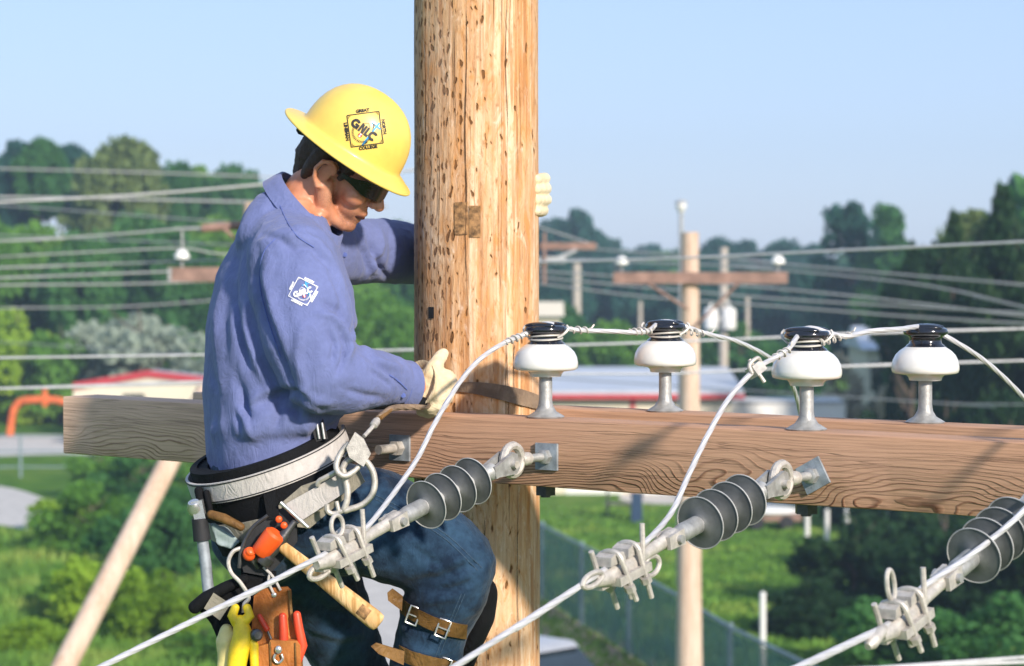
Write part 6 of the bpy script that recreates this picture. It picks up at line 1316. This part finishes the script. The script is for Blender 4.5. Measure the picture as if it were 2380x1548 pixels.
gable('low cream building with red-edged gable roof left of the worker', 170, 640, 345, 874, 903, 906, 112, 2.2)
tree(235, 912, 108, 130, 'bush', 'lime', 'small yellow-green bush in front of the red-edged building', 'bush', 'bush')
# white box trailer right of the far pole
tr = thing('box_trailer', 'long low white box trailer parked right of the far wooden pole', 'trailer', at(1800, 1000, 88)); a = at(1640, 932, 88); b_ = at(1965, 932, 88)
part('box', MB().box(((a.x + b_.x) / 2, 89.2, a.z / 2 + .4), ((b_.x - a.x) / 2, 1.2, a.z / 2 - .4)), 'white_paint', tr); part('chassis', MB().box(((a.x + b_.x) / 2, 89.2, .65), ((b_.x - a.x) / 2, 1.0, .12)), 'grey_paint', tr)
part('roof_edge', MB().box(((a.x + b_.x) / 2, 87.97, a.z - .06), ((b_.x - a.x) / 2, .02, .05)), 'grey_paint', tr)
for k in (.12, .2, .85): part('wheel', MB().lathe([(0, -.12), (.42, -.12), (.46, -.06), (.46, .06), (.42, .12), (0, .12)], (a.x + (b_.x - a.x) * k, 88.3, .46), (0, 1, 0), 18), 'black_rubber', tr)
# grey house roof peeping between trees
hs = thing('house', 'grey-roofed house among the trees behind the third insulator', 'building', at(2050, 900, 110)); a = at(2015, 812, 110); b_ = at(2095, 812, 110)
part('wall', MB().box(((a.x + b_.x) / 2, 113, a.z / 2), ((b_.x - a.x) / 2, 3, a.z / 2)), 'cream_wall', hs); part('roof', MB().prism([(-3.4, 0), (3.4, 0), (0, 1.0)], ((a.x + b_.x) / 2, 113, a.z), (0, 1, 0), (0, 0, 1), b_.x - a.x + .6), 'metal_roof', hs)
part('window', MB().box(((a.x + b_.x) / 2, 109.97, a.z - 1.1), (.6, .03, .5)), 'glass', hs)
# pale shed behind the near pole
hs2 = thing('small_shed', 'small pale shed beside the near pole above the first insulator', 'shed', at(1280, 760, 120)); a = at(1235, 735, 120); b_ = at(1302, 735, 120)
part('wall', MB().box(((a.x + b_.x) / 2, 121.5, a.z / 2), ((b_.x - a.x) / 2, 1.5, a.z / 2)), 'cream_wall', hs2); part('roof', MB().prism([(-1.9, 0), (1.9, 0), (0, .7)], ((a.x + b_.x) / 2, 121.5, a.z), (0, 1, 0), (0, 0, 1), b_.x - a.x + .4), 'cream_wall', hs2)

# ================================================================= far poles, crossarms, insulators
def far_pole(label, px, top, Y, r0, r1, mat, name='utility_pole', extra=0.0):
    p = at(px, top, Y); r = thing(name, label, 'pole', (p.x, Y, 0)); m = pole_mesh(r0, r1, p.z, 24, 40, 0.004, px); part('pole_shaft', m, mat, r, world=False, sharp=80); return r, p
def far_ins(label, p, s=1.0):
    r = thing('pin_insulator', label, 'insulator', p, 'pin insulators on distant crossarms')
    part('pin', MB().tube([(0, 0, 0), (0, 0, .11 * s)], .014 * s, 10), 'galv', r, world=False)
    part('bell', MB().lathe([(.03 * s, .08 * s), (.085 * s, .10 * s), (.085 * s, .14 * s), (.06 * s, .18 * s), (.035 * s, .20 * s), (0, .205 * s)], n=20), 'porcelain', r, world=False); return r
r, p = far_pole('pale wooden pole carrying a brown crossarm, right of the near pole', 1604, 540, 31, 0.20, 0.108, 'pole_far')
a, b_ = at(1425, 646, 30.85), at(1830, 646, 30.85)
arm = thing('crossarm', 'brown crossarm of the pale far pole, two white insulators on it', 'crossarm', at(1604, 646, 30.85), 'distant crossarms')
part('beam', MB().box((a + b_) / 2, ((b_.x - a.x) / 2, .05, .073)), 'arm_far', arm)
part('brace', MB().tube([at(1500, 655, 30.8), at(1600, 720, 30.8)], .018, 8).tube([at(1720, 655, 30.8), at(1615, 760, 30.8)], .018, 8), 'arm_far', arm)
far_ins('white insulator on the left end of the far brown crossarm', at(1445, 632, 30.85), 1.0); far_ins('white insulator on the right end of the far brown crossarm', at(1808, 632, 30.85), 1.05)
r, p = far_pole('slim grey pole with two transformer cans right of the pale far pole', 1682, 575, 95, .20, .16, 'pole_grey')
for (x, lab) in ((1652, 'grey transformer can on the left side of the slim grey pole'), (1694, 'grey transformer can on the right side of the slim grey pole')):
    t = thing('transformer', lab, 'transformer', at(x, 742, 94.8), 'transformer cans'); c = at(x, 765, 94.7)
    part('tank', MB().lathe([(0, 0), (.26, 0), (.28, .06), (.28, .72), (.25, .80), (.10, .86), (0, .86)], c, (0, 0, 1), 20), 'grey_paint' if 0 else 'white_paint', t); part('bushing', MB().tube([c + Vector((0, 0, .84)), c + Vector((0, 0, 1.1))], .05, 8), 'porcelain', t)
    part('bracket', MB().box(c + Vector(((1682 - x) / FPX * 95 / 2, .06, .4)), (abs(1682 - x) / FPX * 95 / 2, .06, .1)), 'galv', t)
r, p = far_pole('thin grey pole between the near pole and the pale far pole', 1340, 612, 150, .30, .26, 'pole_grey')
r, p = far_pole('faint thin pole in the haze right of the transformers', 1737, 690, 130, .16, .12, 'pole_grey'); r, p = far_pole('faint thin pole in the haze left of the pale far pole', 1488, 700, 150, .16, .12, 'pole_grey')
lp = thing('lamp_post', 'slim grey lamp post with a round white lamp head against the sky', 'street lamp', (at(1583, 600, 60).x, 60, 0)); tp = at(1583, 472, 60)
part('post', MB().tube([(0, 0, 0), (0, 0, tp.z - .1)], [.10, .05], 12), 'grey_paint', lp, world=False); part('lamp_head', MB().lathe([(.05, -.1), (.10, -.02), (.14, .06), (.12, .14), (0, .16)], (0, 0, tp.z - .15), (0, 0, 1), 18), 'white_paint', lp, world=False); part('cap', MB().lathe([(0, 0), (.16, 0), (.14, .05), (0, .09)], (0, 0, tp.z), (0, 0, 1), 18), 'grey_paint', lp, world=False)
# pole hidden by the worker: its crossarm end, insulator and push brace show
r, p = far_pole('pole standing hidden behind the worker, only its brace and arm ends in view', 590, 470, 27, .18, .12, 'pole_far')
a, b_ = at(392, 638, 26.85), at(790, 638, 26.85); arm = thing('crossarm', 'weathered crossarm end jutting out left of the worker\'s back', 'crossarm', at(590, 638, 26.85), 'distant crossarms'); part('beam', MB().box((a + b_) / 2, ((b_.x - a.x) / 2, .06, .08)), 'arm_far', arm); part('end_plate', MB().box(a + Vector((.02, -.065, 0)), (.02, .005, .07)), 'galv', arm)
far_ins('white insulator standing left of the worker\'s back', at(423, 622, 26.85), 1.0)
a, b_ = at(405, 572 - 40, 30), at(560, 524, 27.2); arm2 = thing('crossarm', 'thin high crossarm with brace left of the worker\'s shoulder', 'crossarm', at(480, 528, 28), 'distant crossarms')
part('beam', MB().tube([at(470, 531, 27.3), at(600, 520, 27.3)], .05, 8), 'arm_far', arm2); part('brace', MB().tube([at(520, 532, 27.2), at(590, 590, 27.2)], .02, 8), 'arm_far', arm2)
part('dead_end_bolt', MB().tube([at(405, 533, 27.3), at(475, 531, 27.3)], .02, 8).tube([at(423, 535, 27.3), at(424, 580, 27.3)], .012, 8), 'galv', arm2)
pb = thing('brace_pole', 'pale wooden brace pole leaning under the left end of the crossarm', 'pole', ground_at(90, 1700)); q0 = at(480, 905, 26.6); q1 = at(150, 1548, 25.4); d = (q1 - q0).normalized(); q2 = q0 + d * (q0.z / -d.z)
pb.location = q2; part('brace_shaft', MB().tube([q2, q2.lerp(q0, .35), q2.lerp(q0, .7), q0], [.15, .14, .125, .11], 24), 'pole_far', pb)
# crossarms right of the near pole
r, p = far_pole('grey pole hidden behind the near pole, its arms jutting right', 1180, 480, 38, .16, .12, 'pole_grey')
arm = thing('crossarm', 'weathered double crossarm jutting right from behind the near pole', 'crossarm', at(1250, 580, 37.8), 'distant crossarms'); part('beam', MB().box((at(1080, 572, 37.8) + at(1385, 572, 37.8)) / 2, ((at(1385, 572, 37.8).x - at(1080, 572, 37.8).x) / 2, .06, .055)), 'arm_far', arm); part('lower_beam', MB().box((at(1080, 604, 37.7) + at(1315, 604, 37.7)) / 2, ((at(1315, 604, 37.7).x - at(1080, 604, 37.7).x) / 2, .05, .05)), 'grey_paint', arm); part('brace', MB().tube([at(1340, 582, 37.7), at(1200, 640, 37.7)], .03, 8), 'grey_paint', arm)
part('hanger', MB().box(at(1266, 600, 37.6), (.02, .02, .4)), 'arm_far', arm)

# ================================================================= distant wires
def far_wire(label, pts, Ya, Yb, r, mat='strand_far', ext=True):
    P = []; n = len(pts); r = r * 0.70
    for i, (x, y) in enumerate(pts):
        Y = Ya + (Yb - Ya) * (x - pts[0][0]) / (pts[-1][0] - pts[0][0]); P.append(at(x, y, Y))
    if pts[0][0] <= -300 or pts[0][0] in (1500, 1950, 2000): P.insert(0, P[0] + (P[0] - P[1]).normalized() * 28)
    if pts[-1][0] >= 2500: P.append(P[-1] + (P[-1] - P[-2]).normalized() * (28 if pts[-1][0] >= 2500 else 6))
    return single('overhead_wire', MB().tube(spline(P, 5), r, 8), mat, label, 'wire', 'overhead wires of the yard')
far_wire('long overhead wire crossing behind the worker\'s elbow and the insulator heads', [(-400, 838), (0, 832), (470, 825), (920, 814), (1400, 800), (1700, 789), (2080, 772), (2380, 764), (2800, 752)], 15, 15, .0105, 'strand')
far_wire('long overhead wire crossing behind the worker\'s belt and the insulator bells', [(-400, 912), (0, 903), (470, 886), (920, 876), (1290, 869), (1560, 868), (1800, 857), (2100, 846), (2380, 838), (2800, 824)], 15, 15, .0095, 'strand')
far_wire('thick overhead cable sloping up to the worker\'s collar', [(-400, 492), (0, 470), (320, 453), (620, 428), (900, 402), (1100, 380)], 22, 26, .019)
far_wire('overhead wire rising right from the near pole over the far poles', [(1100, 614), (1255, 609), (1600, 599), (2000, 580), (2380, 562), (2800, 540)], 19, 16, .013, 'strand')
for lab, pts, Y, rr in [('faint wire across the dark trees high at the left', [(-300, 385), (0, 392), (300, 400), (640, 412), (900, 425)], 60, .03), ('faint wire meeting the thick cable left of the worker', [(-300, 455), (0, 458), (250, 462), (620, 471), (900, 480)], 45, .03),
        ('wire running to the thin high crossarm left of the worker', [(-400, 575), (0, 560), (250, 546), (405, 533)], 27.3, .016), ('wire tied to the white insulator left of the worker', [(-400, 618), (0, 597), (250, 584), (423, 577), (510, 590), (700, 600)], 26.85, .013), ('second wire below the left white insulator', [(-400, 632), (0, 622), (300, 612), (520, 604), (700, 600)], 28, .015), ('bright wire ending at the weathered crossarm left of the worker', [(-400, 660), (0, 646), (250, 637), (400, 631)], 26.6, .015), ('dull wire just under the weathered crossarm', [(-400, 668), (0, 663), (300, 660), (520, 652), (700, 645)], 30, .016), ('faint lowest wire across the silver tree', [(-300, 720), (0, 716), (300, 712), (600, 690), (800, 680)], 50, .02)]:
    far_wire(lab, pts, Y, Y, rr)
fan = [('uppermost of the wires fanning right from the far crossarm', [(1500, 588), (1690, 602), (2000, 630), (2380, 662), (2700, 690)]), ('second of the wires fanning right from the far crossarm', [(1500, 610), (1690, 618), (2000, 645), (2200, 672), (2380, 714), (2600, 760)]), ('wire from the hidden arms to the right edge, third of the fan', [(1200, 628), (1400, 640), (1700, 662), (2000, 690), (2380, 735), (2600, 760)]), ('fourth wire of the fan, under the far crossarm', [(1200, 640), (1500, 668), (1800, 694), (2100, 712), (2380, 728), (2600, 740)]), ('lowest wire of the fan behind the transformers', [(1200, 652), (1500, 690), (1800, 712), (2100, 735), (2380, 752), (2600, 760)])]
for lab, pts in fan: far_wire(lab, pts, 40, 34, .021)
far_wire('thin slack wire below the fourth insulator at the right edge', [(2000, 925), (2200, 938), (2380, 940), (2700, 938)], 40, 36, .016); far_wire('thin wire above the far crossarms right of the near pole', [(1150, 500), (1260, 530), (1390, 572)], 38, 37.8, .014); far_wire('bright slack cable at the bottom right corner', [(1950, 1556), (2100, 1550), (2380, 1528), (2700, 1505)], 12, 12, .012, 'strand')

# ================================================================= fence, posts, small things
M['fence_mesh'] = simple('green_fence_fabric', (0.085, 0.20, 0.175), 0.85, 0, 0.25, 3.0)
_nt = M['fence_mesh'].node_tree; _pr = next(n for n in _nt.nodes if n.type == 'BSDF_PRINCIPLED'); _ou = next(n for n in _nt.nodes if n.type == 'OUTPUT_MATERIAL'); _tr = _nt.nodes.new('ShaderNodeBsdfTransparent'); _ms = _nt.nodes.new('ShaderNodeMixShader')
_nt.links.new(math_n(_nt, 'MULTIPLY_ADD', noise_t(_nt, mapping(_nt), 0.9, 3), 0.6, 0.30, clamp=True), _ms.inputs[0]); _nt.links.new(_tr.outputs[0], _ms.inputs[1]); _nt.links.new(_pr.outputs[0], _ms.inputs[2]); _nt.links.new(_ms.outputs[0], _ou.inputs[0])
M['fence_steel'] = simple('blue_grey_fence_steel', (0.20, 0.27, 0.30), 0.6, 0.2, 0.2, 4)
FP = [Vector((-1.2, 68, 0)), Vector((0.72, 57.5, 0)), Vector((1.55, 53.3, 0)), Vector((2.4, 49.2, 0)), Vector((3.15, 45.0, 0)), Vector((3.75, 41.2, 0)), Vector((4.9, 36, 0))]
fence = thing('fence', 'green screened chain-link fence running through the meadow', 'fence', FP[2]); 
for i, (a, b_) in enumerate(zip(FP, FP[1:])):
    d = (b_ - a).normalized(); nrm = Vector((d.y, -d.x, 0))
    part('screen_panel', MB().add([a + nrm * .01 + Vector((0, 0, .05)), b_ + nrm * .01 + Vector((0, 0, .05)), b_ + nrm * .01 + Vector((0, 0, 1.72)), a + nrm * .01 + Vector((0, 0, 1.72)), a - nrm * .01 + Vector((0, 0, .05)), b_ - nrm * .01 + Vector((0, 0, .05)), b_ - nrm * .01 + Vector((0, 0, 1.72)), a - nrm * .01 + Vector((0, 0, 1.72))], [(0, 1, 2, 3), (4, 7, 6, 5), (0, 4, 5, 1), (3, 2, 6, 7), (0, 3, 7, 4), (1, 5, 6, 2)]), 'fence_mesh', fence)
    part('top_rail', MB().tube([a + Vector((0, 0, 1.78)), b_ + Vector((0, 0, 1.78))], .035, 10), 'fence_steel', fence)
for a in FP: part('fence_post', MB().tube([a, a + Vector((0, 0, 1.86))], .05, 12), 'fence_steel', fence)
for (px, py, h, lab) in [(1876, 1262, .95, 'first'), (1922, 1262, .95, 'second'), (1968, 1262, 1.0, 'third'), (2016, 1260, 1.05, 'fourth'), (2064, 1255, .9, 'fifth')]:
    p = ground_at(px, py); single('white_post', MB().tube([p, p + Vector((0, 0, h * .5)), p + Vector((0, 0, h))], [.075, .07, .065], 12).lathe([(.065, 0), (.05, .02), (0, .03)], p + Vector((0, 0, h)), (0, 0, 1), 12), 'white_paint', 'white marker post under the crossarm, %s from the left in the row' % lab, 'post', 'row of white posts')
p = ground_at(1772, 1640); single('white_post', MB().tube([p, p + Vector((0, 0, 1.0)), p + Vector((0, 0, 2.05))], [.06, .06, .055], 12).lathe([(.055, 0), (.04, .02), (0, .03)], p + Vector((0, 0, 2.05)), (0, 0, 1), 12), 'white_paint', 'single pale post standing where the fence leaves the picture', 'post')
pl = thing('flat_trailer', 'low white-topped trailer on the meadow\'s far edge under the crossarm', 'trailer', ground_at(1790, 1232)); c = ground_at(1790, 1228)
part('white_cover', MB().ball(c + Vector((0, 0, .52)), (.95, .6, .16), nu=20, nv=8), 'white_paint', pl); part('bed', MB().box(c + Vector((0, 0, .36)), (.9, .5, .09)), 'arm_far', pl)
for s in (-.45, .45): part('wheel', MB().lathe([(0, -.07), (.2, -.07), (.22, 0), (.2, .07), (0, .07)], c + Vector((s, -.5, .22)), (0, 1, 0), 16), 'black_rubber', pl)
M['navy'] = simple('dark_blue_paint', (0.015, 0.045, 0.10), 0.5)
pd = thing('utility_box', 'dark blue utility pedestal at the meadow\'s far edge left of the far pole', 'utility box', ground_at(1480, 1212)); c = ground_at(1480, 1212); part('cabinet', MB().box(c + Vector((0, 0, .42)), (.17, .15, .42)), 'navy', pd); part('lid', MB().box(c + Vector((0, 0, .87)), (.20, .18, .03)), 'navy', pd)
bn = thing('bench', 'small dark bench beside the blue utility pedestal', 'bench', ground_at(1442, 1200)); c = ground_at(1440, 1202); part('seat', MB().box(c + Vector((0, 0, .42)), (.45, .18, .03)), 'steel_dark', bn); part('backrest', MB().box(c + Vector((-.38, 0, .68)), (.03, .18, .24)), 'steel_dark', bn)
for s in (-.38, .38): part('leg', MB().box(c + Vector((s, 0, .2)), (.03, .16, .2)), 'steel_dark', bn)
# orange pipe frame by the gravel yard
M['orange_worn'] = simple('weathered_orange_paint', (0.62, 0.13, 0.03), 0.6, 0, 0.35, 3)
of = thing('orange_pipe_frame', 'orange bent-pipe barrier standing left of the crossarm\'s end', 'barrier', at(80, 1008, 112)); q = [at(22, 1010, 112), at(30, 960, 112), at(42, 938, 112), at(60, 930, 112), at(130, 930, 112), at(185, 945, 112), at(240, 950, 112)]; q[0].z = 0
part('pipe', MB().tube(spline(q, 6), .17, 14), 'orange_worn', of); e = q[-1].copy(); part('stub', MB().tube([at(104, 905, 112), at(104, 945, 112)], .13, 12), 'orange_worn', of); part('end_leg', MB().tube([e, Vector((e.x, e.y, 0))], .16, 12), 'orange_worn', of)
# rail fence on the left
wf = thing('wire_fence', 'grey rail fence beyond the bushes under the orange pipe', 'fence', at(0, 1000, 100))
for x in (-120, 48, 215, 380): pt = ground_at(x, 1110); part('fence_post', MB().tube([pt, pt + Vector((0, 0, 1.6))], .05, 8), 'fence_steel', wf)
for z in (.4, 1.0, 1.55): part('rail', MB().tube([ground_at(-300, 1110) + Vector((0, 0, z)), ground_at(420, 1110) + Vector((0, 0, z))], .03, 8), 'fence_steel', wf)
# parked car, only a corner in view
cr = thing('parked_car', 'pale grey parked car partly hidden at the foot of the near pole', 'car', ground_at(1200, 1640)); c = ground_at(1215, 1690); ax_ = Vector((.72, -.69, 0)); ay = Vector((.69, .72, 0))
M['car_paint'] = simple('pale_grey_car_paint', (0.48, 0.48, 0.49), 0.3, 0.2, 0.04, 3, 0, 0.4)
def carpoly(poly, w, mat, name): part(name, MB().prism(poly, c, ax_, Vector((0, 0, 1)), w), mat, cr)
carpoly([(-2.2, .35), (2.2, .35), (2.25, .75), (1.3, .92), (-2.2, .95)], 1.75, 'car_paint', 'body'); carpoly([(-1.9, .95), (1.15, .93), (.55, 1.38), (-1.6, 1.38)], 1.6, 'glass', 'window'); carpoly([(-1.65, 1.38), (.6, 1.38), (.45, 1.47), (-1.5, 1.47)], 1.58, 'car_paint', 'roof')
for s in (-1.35, 1.35):
    for w in (-.8, .8): part('wheel', MB().lathe([(0, -.1), (.28, -.1), (.31, -.05), (.31, .05), (.28, .1), (0, .1)], c + ax_ * s + ay * w + Vector((0, 0, .31)), ay, 18), 'black_rubber', cr)
# ================================================================= haze
hz = MB().box((0, 250, 17), (420, 290, 18.2)); hm_, hnt, hp, hout = newmat('haze_air'); hnt.nodes.remove(hp); pv = hnt.nodes.new('ShaderNodeVolumePrincipled'); pv.inputs['Color'].default_value = (0.60, 0.80, 1.0, 1); pv.inputs['Density'].default_value = HAZE; pv.inputs['Anisotropy'].default_value = 0.1
hnt.links.new(pv.outputs[0], hout.inputs['Volume']); hzo = link('haze', hz.mesh('haze', smooth=False), hm_); hzo['kind'] = 'stuff'; hzo['label'] = 'pale summer haze over the whole yard'
